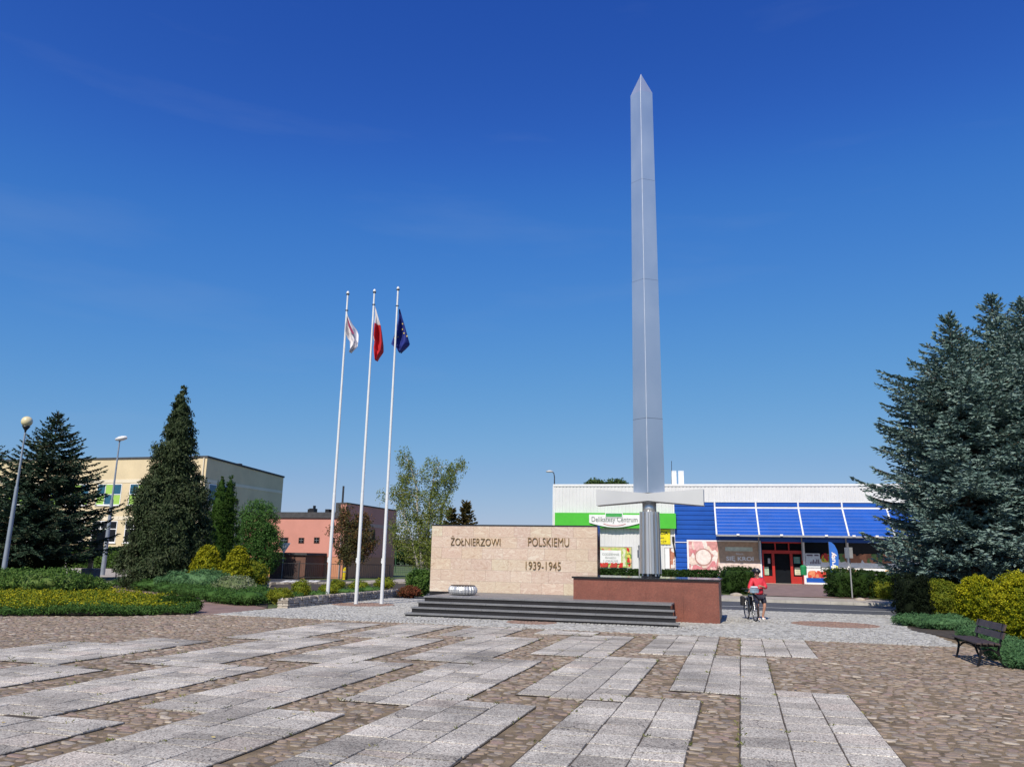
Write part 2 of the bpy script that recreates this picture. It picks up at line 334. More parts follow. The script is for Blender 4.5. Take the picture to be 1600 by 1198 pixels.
m_bronze = M('bronze_letters', (.26,.17,.075), .45, metal=.5, var=.2, scale=6)

# ================================================================ GROUND
def sheet(name, poly, z, m, kindv='structure'):
    mb = MB(); n = len(poly); mb.add([(p[0], p[1], z) for p in poly], [tuple(range(n))]); o = mb.build(name, m)
    if o.data.polygons[0].normal.z < 0: o.data.flip_normals()
    return kind(o, kindv)
sheet('ground', [(-2500,-60),(2500,-60),(2500,4000),(-2500,4000)], -.02, m_field)
# the plaza: brown fieldstone cobbles
bedR = [G(1404,964), G(1412,975), G(1425,986), G(1460,992), G(1500,1001), G(1540,1018), G(1600,1044), G(1700,1090)]
plaza = [W(-40,-4), W(7,-4)] + [(G(1700,1090).x, G(1700,1090).y)] + [(p.x,p.y) for p in reversed(bedR[:-1])] + [W(5.5,33.4), W(-15.6,33.4), W(-15.75,24.8), G(305,959.5), G(200,962.5), G(0,962.5), G(-300,963)]
sheet('plaza_ground', plaza, 0, m_sandy)

# slab strips: blocks three slabs wide stepping across the plaza (slab units of half a metre)
TU = .4995; OX = -1.0836
blocks = [(2,5,35,42.4),(-2,1,33.7,42.2),(0,3,24.6,34.1),(2,5,14,25.7),
 (-8,-5,40,42.3),(-6,-3,31.5,40.6),(-4,-1,22.2,31.9),(-2,1,12,23),
 (-12,-9,36.8,42.3),(-10,-7,28,37.6),(-8,-5,19.6,29.4),(-6,-3,9,20.6),
 (-16,-13,34.5,42.2),(-14,-11,25.8,35.1),(-12,-9,17,26.8),(-10,-7,7,17.9),
 (-20,-17,31.6,41.2),(-18,-15,23.3,33.1),(-16,-13,15.2,24),(-14,-11,6,15.3),
 (-22.6,-19.6,22,30.1),(-20.3,-17.3,12.5,21.8),(-18.3,-15.3,3,13),
 (-24.6,-22.4,20,27.5),(-24.4,-21.4,12,19.6),(-22.4,-20.5,4,13),
 (-8,-5,3,10.6),(-2,1,5,12),(2,5,5,14),(-6,-3,5,9)]
mb = MB(); jb = MB(); occupied = {}
for bi, (c0, c1, r0, r1) in enumerate(blocks):
    for ci in range(int(round(c1-c0))):
        c = c0+ci; rr = r0 + random.uniform(-.08,.08); first = True
        while rr < r1-.25:
            key = (round(c), round(rr)); ln = random.choice([1,1,1,1,.98,1.02]); h = .0145+random.random()*.006
            e = min(rr+ln, r1+.12)
            if e-rr < .3: break
            if occupied.get(key, bi) == bi:
                occupied[key] = bi
                a0 = OX+c*TU+.007; a1 = OX+(c+1)*TU-.007; b0 = rr*TU+.010; b1 = e*TU-.010
                j = lambda s=.006: random.uniform(-s, s)
                q = [W(a0+j(),b0+j()), W(a1+j(),b0+j()), W(a1+j(),b1+j()), W(a0+j(),b1+j())]
                hz = [h+j(.003) for _ in range(4)]
                cc = sum(q, Vector())/4
                if random.random() < .16:      # a broken slab: two pieces
                    t1, t2 = random.uniform(.25,.75), random.uniform(.25,.75)
                    p1 = q[0].lerp(q[3], t1); p2 = q[1].lerp(q[2], t2); g = (q[3]-q[0]).normalized()*.006
                    polys = [[q[0],q[1],p2-g,p1-g],[p1+g,p2+g,q[2],q[3]]]
                else: polys = [q]
                for ip, qq in enumerate(polys):
                    tp = [(p.x+(cc.x-p.x)*.015, p.y+(cc.y-p.y)*.015, hz[k]+(.004 if ip else 0)) for k, p in enumerate(qq)]
                    lo = [(p.x,p.y,hz[k]-.006) for k, p in enumerate(qq)]; ll = [(p.x,p.y,-.01) for p in qq]
                    mb.add(tp+lo+ll, [(0,1,2,3)]+[(4+k,4+(k+1)%4,(k+1)%4,k) for k in range(4)]+[(8+k,8+(k+1)%4,4+(k+1)%4,4+k) for k in range(4)])
            rr += ln
    jb.add([W(OX+c0*TU-.01,r0*TU-.02,.0095+bi*.0001),W(OX+c1*TU+.01,r0*TU-.02,.0095+bi*.0001),W(OX+c1*TU+.01,r1*TU+.02,.0095+bi*.0001),W(OX+c0*TU-.01,r1*TU+.02,.0095+bi*.0001)],[(0,1,2,3)])
kind(mb.build('slab_paving', m_slab)); kind(jb.build('slab_joint_bed', M('joint_dirt', (.075,.058,.042), .95, var=.3, scale=10)))

# the fieldstones themselves: every stone a low irregular dome set in the sandy ground
def fieldstones():
    g = np.random.default_rng(77); cells = []
    b = -1.0
    while b < 21.5:
        rh = g.uniform(.085,.145); a = -42+g.uniform(0,.2)
        lim = 8.5
        while a < lim:
            ln = g.uniform(.09,.23); cells.append((a+ln/2, b+rh/2+.03*math.sin(a*1.3), ln, rh)); a += ln
        b += rh
    C = np.array(cells); X = C[:,0]*CT+C[:,1]*ST; Y = -C[:,0]*ST+C[:,1]*CT
    keep = (Y > 4.2) & (np.abs(X) < Y*.70+1.5)
    pl = [(p[0], p[1]) for p in plaza]; ins = np.zeros(len(X), bool)
    for i in range(len(pl)):
        (x0, y0), (x1, y1) = pl[i][:2], pl[(i+1) % len(pl)][:2]
        if y0 == y1: continue
        c = ((y0 > Y) != (y1 > Y)) & (X < (x1-x0)*(Y-y0)/(y1-y0)+x0); ins ^= c
    keep &= ins
    for (c0, c1, r0, r1) in blocks:
        keep &= ~((C[:,0] > OX+c0*TU-.03) & (C[:,0] < OX+c1*TU+.03) & (C[:,1] > r0*TU-.03) & (C[:,1] < r1*TU+.03))
    C = C[keep]; n = len(C); cx = C[:,0]+g.normal(size=n)*.012; cy = C[:,1]+g.normal(size=n)*.012
    K_ = 9; th = np.linspace(0,2*PI,K_,endpoint=False)[None]+g.uniform(0,.7,(n,1))
    ex = np.sign(np.cos(th))*np.abs(np.cos(th))**.75; ey = np.sign(np.sin(th))*np.abs(np.sin(th))**.75
    rr = g.uniform(.72,1.10,(n,K_)); rot = g.normal(size=(n,1))*.16; hx = C[:,2:3]*.5*g.uniform(.88,1.08,(n,1)); hy = C[:,3:4]*.5*g.uniform(.85,1.12,(n,1))
    px = ex*hx*rr; py = ey*hy*rr; qx = px*np.cos(rot)-py*np.sin(rot); qy = px*np.sin(rot)+py*np.cos(rot)
    sn = np.sin(cx*.9+1)*np.sin(cy*.8)+.5*np.sin(cx*2.3+cy*1.9); h = .005+.005*g.random(n)+.003*sn+ (g.random(n) < .12)*-.012
    tlt = g.normal(size=(n,2))*.06
    rings = []
    for s_, hz in ((1.0,-.012),(.90,.72),(.6,.98)):
        z = (h[:,None]*hz if hz > 0 else np.full((n,K_), hz))+qx*s_*tlt[:,:1]+qy*s_*tlt[:,1:]
        rings.append(np.stack([cx[:,None]+qx*s_, cy[:,None]+qy*s_, z],-1))
    top = np.stack([cx, cy, h*1.05], -1)[:,None]
    V = np.concatenate(rings+[top],1)                       # n, 3K+1, 3
    A = V[...,0].copy(); B = V[...,1].copy(); V[...,0] = A*CT+B*ST; V[...,1] = -A*ST+B*CT; V[...,2] += .001
    m = 3*K_+1; k = np.arange(K_); k2 = (k+1) % K_
    f = np.concatenate([np.stack([k,k2,K_+k2,K_+k],1), np.stack([K_+k,K_+k2,2*K_+k2,2*K_+k],1)])
    F = (f[None]+m*np.arange(n)[:,None,None]).reshape(-1,4)
    t = np.stack([2*K_+k, 2*K_+k2, np.full(K_,3*K_)],1); T = (t[None]+m*np.arange(n)[:,None,None]).reshape(-1,3)
    me = bpy.data.meshes.new('fieldstone_paving'); VV = V.reshape(-1,3).astype(np.float32)
    me.vertices.add(len(VV)); me.vertices.foreach_set('co', VV.ravel())
    idx = np.concatenate([F.ravel(), T.ravel()]).astype(np.int32); me.loops.add(len(idx)); me.loops.foreach_set('vertex_index', idx)
    tot = np.concatenate([np.full(len(F),4), np.full(len(T),3)]).astype(np.int32); me.polygons.add(len(tot))
    me.polygons.foreach_set('loop_start', np.concatenate([[0], np.cumsum(tot)[:-1]]).astype(np.int32)); me.polygons.foreach_set('loop_total', tot)
    me.materials.append(m_fstone); me.update(calc_edges=True); me.shade_smooth()
    o = bpy.data.objects.new('fieldstone_paving', me); COL.objects.link(o); kind(o); print('fieldstones', n)
fieldstones()
# grey granite setts laid in rings round three red roundels
cent = [(2.75,27.3,1.25),(-13.95,28.35,1.2),(-6.0,23.3,.75)]
setpoly = [W(-15.5,21.35), W(4.9,21.35)] + [Vector((p.x,p.y,0)) for p in reversed([G(1404,964), G(1412,975), G(1425,986), G(1460,993)])] + [W(5.5,33.4), W(-15.35,33.4)]
def inside(poly, x, y):
    c = False; n = len(poly)
    for i in range(n):
        p, q = poly[i], poly[(i+1)%n]
        if (p[1] > y) != (q[1] > y) and x < (q[0]-p[0])*(y-p[1])/(q[1]-p[1])+p[0]: c = not c
    return c
sheet('sett_joint_bed', [(p[0],p[1]) for p in setpoly], .004, m_joint)
gv = []; rv = []
def sett(px, py, ang, wd, ln, red):
    ca, sa = math.cos(ang), math.sin(ang); h = .016+random.random()*.010
    ring = []
    for s, hh in ((1.0,-.004),(.98,h-.007),(.78,h)):
        for sx, sy in ((-1,-1),(1,-1),(1,1),(-1,1)):
            x = sx*wd/2*s; y = sy*ln/2*s; ring.append((px+x*ca-y*sa, py+x*sa+y*ca, hh))
    (rv if red else gv).append(ring)
pl2 = [(p[0], p[1]) for p in setpoly]
for ic, (ca_, cb_, cr_) in enumerate(cent):
    c = W(ca_, cb_)
    rad = .055
    while rad < 16:
        nn = max(4, int(2*PI*rad/.108)); off = random.random()*6
        for k in range(nn):
            an = off+2*PI*k/nn; x = c.x+rad*math.cos(an); y = c.y+rad*math.sin(an)
            a, b = AB((x, y))
            if b < 21.3 or b > 33.4 or a < -15.6 or a > 6.5: continue
            ds = [math.hypot(a-q[0], b-q[1])-q[2] for q in cent]
            if min(range(3), key=lambda i: ds[i]) != ic: continue
            if -5.0 < a < -1 and b > 26 and b < 30: continue
            if not inside(pl2, x, y): continue
            sett(x+random.uniform(-.004,.004), y+random.uniform(-.004,.004), an, .092+random.uniform(-.008,.008), .094+random.uniform(-.012,.008), rad < cr_)
        rad += .108
for nm, arr, m in (('grey_sett_paving', gv, m_sett), ('red_sett_roundel', rv, m_settr)):
    V = np.array(arr, dtype=np.float32); n = len(V)
    base = np.array([[8,9,10,11]]+[[4+k,4+(k+1)%4,8+(k+1)%4,8+k] for k in range(4)]+[[k,(k+1)%4,4+(k+1)%4,4+k] for k in range(4)])
    fa = (base[None]+12*np.arange(n)[:,None,None]).reshape(-1,4)
    kind(fastmesh(nm, V.reshape(-1,3), 4, m, faces=fa))

# paths, road, pavements
sheet('brown_path', [W(-15.35,21.35)[:2], (G(305,959).x,G(305,959).y), (G(250,941).x,G(250,941).y), (G(190,927).x,G(190,927).y), (G(140,916).x,G(140,916).y), (G(140,911).x,G(140,911).y), (G(215,917).x,G(215,917).y), (G(300,930).x,G(300,930).y), (G(360,940).x,G(360,940).y), (G(418,949.5).x,G(418,949.5).y)], .006, m_redpave)
road = [W(-60,33.55),W(-35,33.55),W(60,33.55),W(60,41),W(-26,41),W(-26,54),W(-60,60)]
sheet('road', [W(70,33.5),W(70,41.0),W(-24,41.0),W(-26,46),W(-26,54.5),W(-60,54.5),W(-60,33.5)], -.004, m_asph)
mb = MB(); mb.add([W(-14,36.2,.004),W(70,36.2,.004),W(70,36.36,.004),W(-14,36.36,.004)],[(0,1,2,3)])
for k in range(6):
    p, q = G(432+k*9,912), G(452+k*9,906.5)
    mb.add([(p.x-.22,p.y,.004),(p.x+.22,p.y,.004),(q.x+.22,q.y,.004),(q.x-.22,q.y,.004)],[(0,1,2,3)])
kind(mb.build('road_marking', m_paint))
mb = MB()
mb.add([W(70,41.15,.13),W(-24,41.15,.13),W(-24,45,.13),W(70,45,.13)],[(3,2,1,0)])
kind(mb.build('far_pavement', m_pave))
mb = MB(); mb.add([W(-25.8,45.1,.1),W(-25.8,58.5,.1),W(10,58.5,.1),W(10,45.1,.1)],[(3,2,1,0)]); kind(mb.build('corner_pavement', m_pave))
mb = MB()
for k in range(94):
    a0 = -24+k; mb.box(a0+.004,a0+.996,41.0,41.15,-.05,.135,lambda x,y,z: W(x,y,z))
    if a0 > 5 or a0 < -18: mb.box(a0+.004,a0+.996,33.42,33.5,-.05,.02,lambda x,y,z: W(x,y,z))
kind(mb.build('kerb', m_kerb))
sheet('verge_grass', [W(70,45),W(-8,45),W(-8,53),W(70,53)], .14, m_grass)
mb = MB(); mb.add([W(-8,53,.12),W(70,53,.12),W(70,92,.12),W(-8,92,.12)],[(0,1,2,3)]); kind(mb.build('shop_forecourt', m_pave))
P = [W(.9,45.02), W(6.3,45.02), G(1300,913.5,.16), G(1190,911,.16)]
sheet('entrance_path', [(p.x,p.y) for p in P], .16, m_redpave)
# left side: lawn, pavement in front of the yellow building
sheet('lawn', [(G(100,911).x,G(100,911).y),(G(310,911).x,G(310,911).y),(G(310,902).x,G(310,902).y),(G(60,901).x,G(60,901).y)], .01, m_grass)
sheet('left_pavement', [G(-200,901)[:2], G(420,901)[:2], G(420,884)[:2], G(-200,882)[:2]], -.002, m_pave)
mb = MB()
p, q = G(130,911), G(200,911.8)
for k in range(12):
    u, v = p.lerp(q, k/12), p.lerp(q, (k+.98)/12); mb.add([u,v,v+Vector((0,.15,0)),u+Vector((0,.15,0)),u+Vector((0,0,.1)),v+Vector((0,0,.1)),v+Vector((0,.15,.1)),u+Vector((0,.15,.1))],[(4,5,6,7),(0,1,5,4),(1,2,6,5),(2,3,7,6),(3,0,4,7)])
kind(mb.build('lawn_edging', m_kerb))
sheet('planting_soil', [G(-300,963)[:2],G(0,962.4)[:2],G(305,959.2)[:2],G(250,941)[:2],G(140,916)[:2],G(-300,912)[:2]], .012, m_soil)
sheet('planting_soil', [G(418,949.3)[:2],G(360,940)[:2],G(300,930)[:2],G(215,917)[:2],G(215,909)[:2],G(418,909)[:2]], .013, m_soil)
sheet('planting_soil', [(p.x,p.y) for p in bedR]+[(30,14),(34,30),W(26,33.3)[:2],W(5.6,33.3)[:2]], .015, m_soil)
# ---- fallen leaves
def scatter_leaves():
    n = 420; out = []
    while len(out) < n:
        a = random.uniform(-22, 9); b = random.uniform(3.5, 21)
        c = W(a, b); 
        if c.y < 4: continue
        s = random.uniform(.012,.03); an = random.random()*6.28; h = .024+random.random()*.01
        pts = []
        for k, (u, v) in enumerate(((-1,0),(0,-.6),(1.1,0),(0,.6))):
            pts.append((c.x+s*(u*math.cos(an)-v*math.sin(an)), c.y+s*(u*math.sin(an)+v*math.cos(an)), h+random.uniform(0,.012)))
        out.append(pts)
    o = fastmesh('fallen_leaves', np.array(out), 4, leafmat('dry_leaf', [(.5,.36,.10),(.55,.47,.2),(.35,.2,.07),(.6,.5,.12)], trans=.1))
    kind(o, 'stuff', 'scattered small yellow and brown fallen leaves on the plaza', 'leaves')
scatter_leaves()
def weeds():
    g = np.random.default_rng(4); out = []
    for (c0, c1, r0, r1) in blocks:
        for k in range(int((r1-r0)*1.6)):
            side = g.integers(0,4); a = OX+TU*(c0 if side == 0 else c1 if side == 1 else g.integers(int(c0), int(c1)+1)); b = g.uniform(r0, r1)*TU
            if side == 3: a = OX+TU*g.uniform(c0, c1); b = TU*(r0 if g.random() < .5 else r1)
            p = W(a+g.normal()*.02, b+g.normal()*.02)
            if p.y < 4.3: continue
            for q in range(g.integers(3,9)):
                x, y = p.x+g.normal()*.02, p.y+g.normal()*.02; l_ = g.uniform(.015,.05); an = g.uniform(0,6.28); w_ = .005; dx, dy = math.cos(an), math.sin(an)
                out.append([(x-dy*w_,y+dx*w_,.012),(x+dy*w_,y-dx*w_,.012),(x+dx*l_*.6,y+dy*l_*.6,.012+l_*.7),(x+dx*l_*.9,y+dy*l_*.9,.012+l_*.55)])
    o = fastmesh('joint_weeds', np.array(out), 4, leafmat('weed_blades', [(.10,.13,.03),(.18,.20,.05),(.30,.27,.10)], trans=.15)); kind(o, 'stuff', 'tiny grass weeds growing in the joints of the paving slabs', 'weeds')
weeds()

# ================================================================ MONUMENT
AX = -TH      # everything on the square is laid out along one axis
mon = thing('memorial_wall', 'long pink sandstone memorial wall with bronze inscription, behind black steps', 'wall', W(-8.04,28.2), AX)
wl, wr, WZ0, WZ1 = -3.16, 3.16, .60, 3.0
core = MB(); core.box(wl+.02,wr-.03,.035,.46,0,WZ1-.02); core.build('wall_core', m_black, mon)
mb = MB(); rows = 6; rh = (WZ1-WZ0)/rows; rs = random.Random(3)
for r_ in range(rows):
    x = wl; z0 = WZ0+r_*rh; off = (.42 if r_ % 2 else .8)
    first = True
    while x < wr-.01:
        ln = off if first else rs.choice([.8,.8,.8,.62,.95]); first = False
        x1 = min(x+ln, wr)
        if wr-x1 < .2: x1 = wr
        mb.box(x+.002,x1-.002,.0,.03,z0+.002,z0+rh-.002); x = x1
mb.build('stone_cladding', m_stone, mon)
mb = MB(); mb.box(wl-.01,wr+.01,-.015,.5,WZ1+.0,WZ1+.045); mb.box(wr-.001,wr+.02,-.01,.49,WZ0,WZ1-.001); mb.build('coping', m_blkgran, mon)
mb = MB(); mb.box(wl,wr,.012,.44,.005,WZ0-.003); mb.build('wall_base', m_blkgran, mon)
X = lambda a: a+8.04
def wtext(s, a0, a1, z0, z1): text_mesh(s, a1-a0, z1-z0, .018, m_bronze, mon, ((a0+a1)/2+8.04, -.02, (z0+z1)/2), 'inscription', weight=-0.010)
wtext('ŻOŁNIERZOWI', -10.42, -8.48, 2.285, 2.64)
wtext('POLSKIEMU', -7.42, -5.90, 2.295, 2.595)
wtext('1939-1945', -7.50, -6.20, 1.46, 1.75)

steps = thing('granite_steps', 'four broad black granite steps leading up to the memorial wall', 'steps', W(-6,23.66), AX)
zt = [.12,.28,.44,.60]
for k in range(4):
    f = .30*k; l = -4.23+.09*k; r = 4.24-.09*k
    back = 4.5 if k == 3 else f+.36
    mb = MB(); mb.box(l+.03,r-.03,f+.035,back,(zt[k-1]+.001 if k else 0),zt[k]-.048); mb.build('riser', m_blkgran, steps)
    mb = MB(); x = l; nsl = 7
    for i in range(nsl):
        xa = l+(r-l)*i/nsl; xb = l+(r-l)*(i+1)/nsl
        mb.cbox(xa+.0015,xb-.0015,f,back,zt[k]-.046,zt[k],.004)
    mb.build('tread', m_tread if k < 3 else m_tread, steps)

pln = thing('red_granite_plinth', 'red granite plinth with black top slab, standing right of the steps under the sword', 'plinth', W(-2.96,25.67), AX)
mb = MB(); xs = [-2.27,-1.15,0.05,1.2,2.28]
for i in range(4): mb.box(xs[i]+.0015,xs[i+1]-.0015,0,3.0,.0,1.255)
mb.build('plinth_body', m_redgran, pln)
mb = MB(); xs = [-2.32,-.8,.75,2.33]
for i in range(3): mb.cbox(xs[i]+.001,xs[i+1]-.001,-.05,3.05,1.256,1.315,.005)
mb.build('top_slab', m_blkgran, pln)

sw = thing('sword_monument', 'towering upright steel sword sculpture with its fluted grip standing on the red plinth', 'monument', W(-2.9,27.1,1.315), AX)
zb = 1.315
mb = MB()
m_seam = M('dark_seam', (.16,.17,.19), .5, .7); m_seam2 = M('faint_seam', (.42,.44,.47), .45, .9)
def dia(hw, dp, z, dx=0): return [(-hw+dx,0,z-zb),(dx,-dp,z-zb),(hw+dx,0,z-zb),(dx,dp,z-zb)]
levels = [4.09,6.64,6.645,11.7,11.705,15.6,15.605,19.25]
vs = []; 
for i, z in enumerate(levels):
    t = (z-4.09)/(19.25-4.09); e = .004 if i in (2,4,6) else 0
    vs += dia(  .53-.115*t-e, .36-.09*t-e, z, .0)
n = len(levels); tip = len(vs); vs.append((0,0,20.12-zb))
fs = [(0,3,2,1)]
for i in range(n-1):
    for k in range(4): fs.append((i*4+k, i*4+(k+1)%4, (i+1)*4+(k+1)%4, (i+1)*4+k))
for k in range(4): fs.append(((n-1)*4+k, (n-1)*4+(k+1)%4, tip))
mb.add(vs, fs); mb.build('blade', m_blade, sw)
mb = MB(); mb.tube([(0,-.362,4.09-zb),(0,-.272,19.24-zb),(0,-.01,20.1-zb)], .011, 6); mb.build('ridge_bead', M('bright_bead',(.86,.86,.87),.42,.5), sw)
for z in (6.642, 11.702, 15.602):
    mb = MB(); t = (z-4.09)/15.16; mb.add(dia(.535-.115*t,.365-.09*t,z-.006)+dia(.535-.115*t,.365-.09*t,z+.006), [(k,(k+1)%4,4+(k+1)%4,4+k) for k in range(4)]); mb.build('seam', m_seam if z < 8 else m_seam2, sw)
# crossguard: two wedges, narrow at the middle
mb = MB()
cz0, cz1, ez0, ez1 = 3.81-zb, 4.06-zb, 3.66-zb, 4.21-zb
for s in (-1, 1):
    xe = 1.79*s+ (.02)
    front = [(0,-.42,cz0),(xe,-.30,ez0),(xe,-.30,ez1),(0,-.42,cz1)]
    back = [(0,.42,cz0),(xe,.30,ez0),(xe,.30,ez1),(0,.42,cz1)]
    if s < 0: fs = [(0,3,2,1),(4,5,6,7),(1,2,6,5),(3,7,6,2),(0,1,5,4)]
    else: fs = [(0,1,2,3),(7,6,5,4),(5,6,2,1),(2,6,7,3),(4,5,1,0)]
    mb.add(front+back, fs)
mb.build('crossguard', m_guard, sw)
mb = MB(); mb.lathe([(.235,2.0),(.235,3.85-zb)], 32); mb.lathe([(.37,3.77-zb),(.37,3.785-zb)],32); mb.build('neck', m_grip, sw, True)
mb = MB(); nf = 14; prof = []
for k in range(nf):
    for da, rr in ((-.36,.235),(-.30,.335),(.18,.335),(.24,.235)):
        prof.append(((k+da)*2*PI/nf+.12, rr))
vs = []
for z, sc in ((3.46-zb,1.0),(1.43-zb,1.1)):
    vs += [(r*sc*math.cos(a), r*sc*math.sin(a), z) for a, r in prof]
n = len(prof); mb.add(vs, [(k,(k+1)%n,n+(k+1)%n,n+k)[::-1] for k in range(n)]+[tuple(range(n)), tuple(range(2*n-1,n-1,-1))])
mb.build('fluted_grip', m_grip, sw)
mb = MB(); mb.lathe([(.31,0),(.31,.035),(.24,.04),(.24,.13)], 28)
mb.build('pommel_base', m_black, sw)
for k in range(6):
    mb = MB(); a = k*PI/3+.3; mb.tube([(.26*math.cos(a),.26*math.sin(a),.04),(.26*math.cos(a),.26*math.sin(a),.118)], .035, 8); mb.build('anchor_foot', m_grip, sw)

fb_ = thing('flame_bowl', 'fluted silver eternal flame bowl standing on the platform at the left of the steps', 'bowl', G(723,929,.602), AX)
mb = MB(); n = 26; vs = []; lv = [(.40,.03),(.46,.10),(.47,.18),(.43,.27),(.37,.31)]
for r0, z in lv:
    for k in range(n*4):
        a = 2*PI*k/(n*4); s = (0,.03,.03,0)[k % 4]; vs.append(((r0+s)*math.cos(a), (r0+s)*math.sin(a), z))
m_ = n*4; fs = [(i*m_+k, i*m_+(k+1)%m_, (i+1)*m_+(k+1)%m_, (i+1)*m_+k) for i in range(len(lv)-1) for k in range(m_)]
mb.add(vs, fs); mb.build('fluted_bowl', M('cast_silver', (.62,.62,.62), .4, .6, var=.15, scale=6), fb_)
mb = MB(); mb.lathe([(.34,.0),(.36,.035),(.05,.036)], 32); mb.build('foot', m_black, fb_)
mb = MB(); mb.lathe([(.40,.27),(.42,.32),(.38,.325),(.28,.25),(.0,.24)], 32); mb.build('rim', M('sooty_rim', (.13,.10,.08), .7, .4), fb_)

# ---------------------------------------------------------------- flagpoles and flags
m_pole = M('white_lacquered_pole', (.72,.73,.74), .35, var=.05, coat=.3)
m_dark = M('dark_metal', (.05,.05,.055), .5, .4)
m_cloth_w = M('white_flag_cloth', (.70,.68,.72), .85, var=.05); m_cloth_r = M('red_flag_cloth', (.48,.012,.022), .85, var=.1)
m_cloth_b = M('blue_flag_cloth', (.008,.022,.20), .8, var=.1); m_star = M('gold_star_cloth', (.72,.55,.10), .8)
m_crest = M('crest_cloth', (.25,.03,.10), .85, var=.1)
def interp(pts, y):
    for (x0, y0), (x1, y1) in zip(pts, pts[1:]):
        if y <= y1: return x0+(x1-x0)*max(0, (y-y0)/(y1-y0+1e-9))
    return pts[-1][0]
FLAGS = []
poles = [((511,942),(541,455),31.73,'leftmost white flagpole, flying a white flag with a crest','white'),
         ((556,944),(586,452),31.27,'middle white flagpole of the three, flying a white and red flag','red'),
         ((596,944),(623,448),31.57,'rightmost white flagpole, nearest the memorial wall, flying a blue flag with gold stars','blue')]
fl_edges = {
 'white': ([(540.8,488),(540.5,500),(540.3,520),(543,528),(546,532),(546,541),(545.5,550)], [(541.8,488),(545,496),(550,505),(556,513),(559,522),(559.5,532),(558.5,541),(548,550)], 488, 550),
 'red': ([(585.2,479),(584.6,500),(583.9,520),(583.6,529),(585.2,535),(584,543),(585,552),(586.5,563)], [(586.2,479),(590,492),(595,508),(597.5,525),(599,540),(598.6,549),(592,557),(588.5,563)], 479, 563),
 'blue': ([(622.3,481),(620.5,500),(618,516),(613,530),(611,537),(615.5,541),(619,542),(622.5,549)], [(624,481),(628,494),(632.5,510),(636,523),(639.5,536),(633,542),(628,546),(625,549)], 481, 549)}
for (bp, tp, Y, lab, fk) in poles:
    base = G(*bp); t = D(*tp, base.y); h = t.z
    o = thing('flagpole', lab, 'flagpole', base, 0, 'three flagpoles beside the steps')
    mb = MB(); mb.tube([(0,0,0),(0,0,h*.33)], [.072,.062], 16, False); mb.tube([(0,0,h*.33),(0,0,h*.335)], [.062,.055], 16, False); mb.tube([(0,0,h*.335),(0,0,h*.66)], [.055,.048], 16, False); mb.tube([(0,0,h*.66),(0,0,h-.12)], [.044,.036], 16, False); mb.build('mast', m_pole, o, True)
    mb = MB(); mb.lathe([(.0,h-.13),(.06,h-.12),(.065,h-.08),(.05,h-.03),(.0,h+.02)], 14); mb.build('finial', m_pole, o, True)
    mb = MB(); mb.torus((0,0,h-.14),.05,.022,(0,0,1),16,6); mb.build('ring', m_dark, o)
    mb = MB(); mb.box(-.09,-.05,-.03,.03,1.55,1.75); mb.tube([(-.07,0,1.6),(-.10,-.02,1.62)],.02,6); mb.build('cleat', m_pole, o)
    mb = MB(); mb.lathe([(.12,0),(.12,.03),(.08,.035)],16); mb.build('base_flange', M('galvanised', (.4,.41,.42), .5,.5), o)
    le, re, y0, y1 = fl_edges[fk]; nr, nc = 34, 12; Yf = base.y+.0
    f = thing('flag', {'white':'limp white flag with a dark red crest hanging from the leftmost pole','red':'limp white over red flag hanging from the middle pole','blue':'limp dark blue flag with gold stars hanging from the rightmost pole'}[fk], 'flag', D((le[0][0]+re[0][0])/2, y0, Yf), 0, 'flags hanging from the poles')
    org = f.location.copy(); vs = []; fs = []; mi = []
    rg = random.Random(len(fk)); ph = rg.random()*6
    for i in range(nr+1):
        y = y0+(y1-y0)*i/nr; xl, xr = interp(le, y), interp(re, y)
        for j in range(nc+1):
            u = j/nc; p = D(xl+(xr-xl)*u, y, Yf)-org
            amp = .03+.13*min(1, i/10)
            p.y += amp*math.sin(u*9+ph+i*.11)+.05*math.sin(u*4+i*.3) + (.16 if fk == 'blue' else .03)
            vs.append(p)
    mb = MB()
    for i in range(nr):
        for j in range(nc):
            mb_m = 0
            yy = y0+(y1-y0)*(i+.5)/nr
            if fk == 'red' and yy > 505+j*.25 and not (j == 0 and 527 < yy < 534): mb_m = 1
            fs.append((i*(nc+1)+j, (i+1)*(nc+1)+j, (i+1)*(nc+1)+j+1, i*(nc+1)+j+1)); mi.append(mb_m)
    mb.v = [tuple(v) for v in vs]; mb.f = fs; mb.mi = mi
    c = mb.build('cloth', {'white':[m_cloth_w],'red':[m_cloth_w,m_cloth_r],'blue':[m_cloth_b]}[fk], f, True)
    sm = c.modifiers.new('thick','SOLIDIFY'); sm.thickness = .006
    def onflag(px, py, dy=-.05):
        xl, xr = interp(le, py), interp(re, py); u = (px-xl)/(xr-xl); i = (py-y0)/(y1-y0)*nr
        i0 = int(min(nr-1, max(0, i))); j0 = int(min(nc-1, max(0, u*nc)))
        q = (Vector(vs[i0*(nc+1)+j0])+Vector(vs[(i0+1)*(nc+1)+j0+1]))/2
        p = D(px, py, Yf)-org; p.y = q.y+dy; return p
    if fk == 'blue':
        for sx, sy in ((629,505),(628,512),(631.2,520.5),(635.5,524.5),(620.5,524.5),(616.8,528)):
            mb = MB(); p = onflag(sx, sy); st = []
            for k in range(10):
                r_ = (.05,.02)[k%2]; a = PI/2+k*PI/5; st.append((p.x+r_*.9*math.cos(a), p.y, p.z+r_*math.sin(a)))
            mb.add(st, [tuple(range(10))]); mb.build('star', m_star, f)
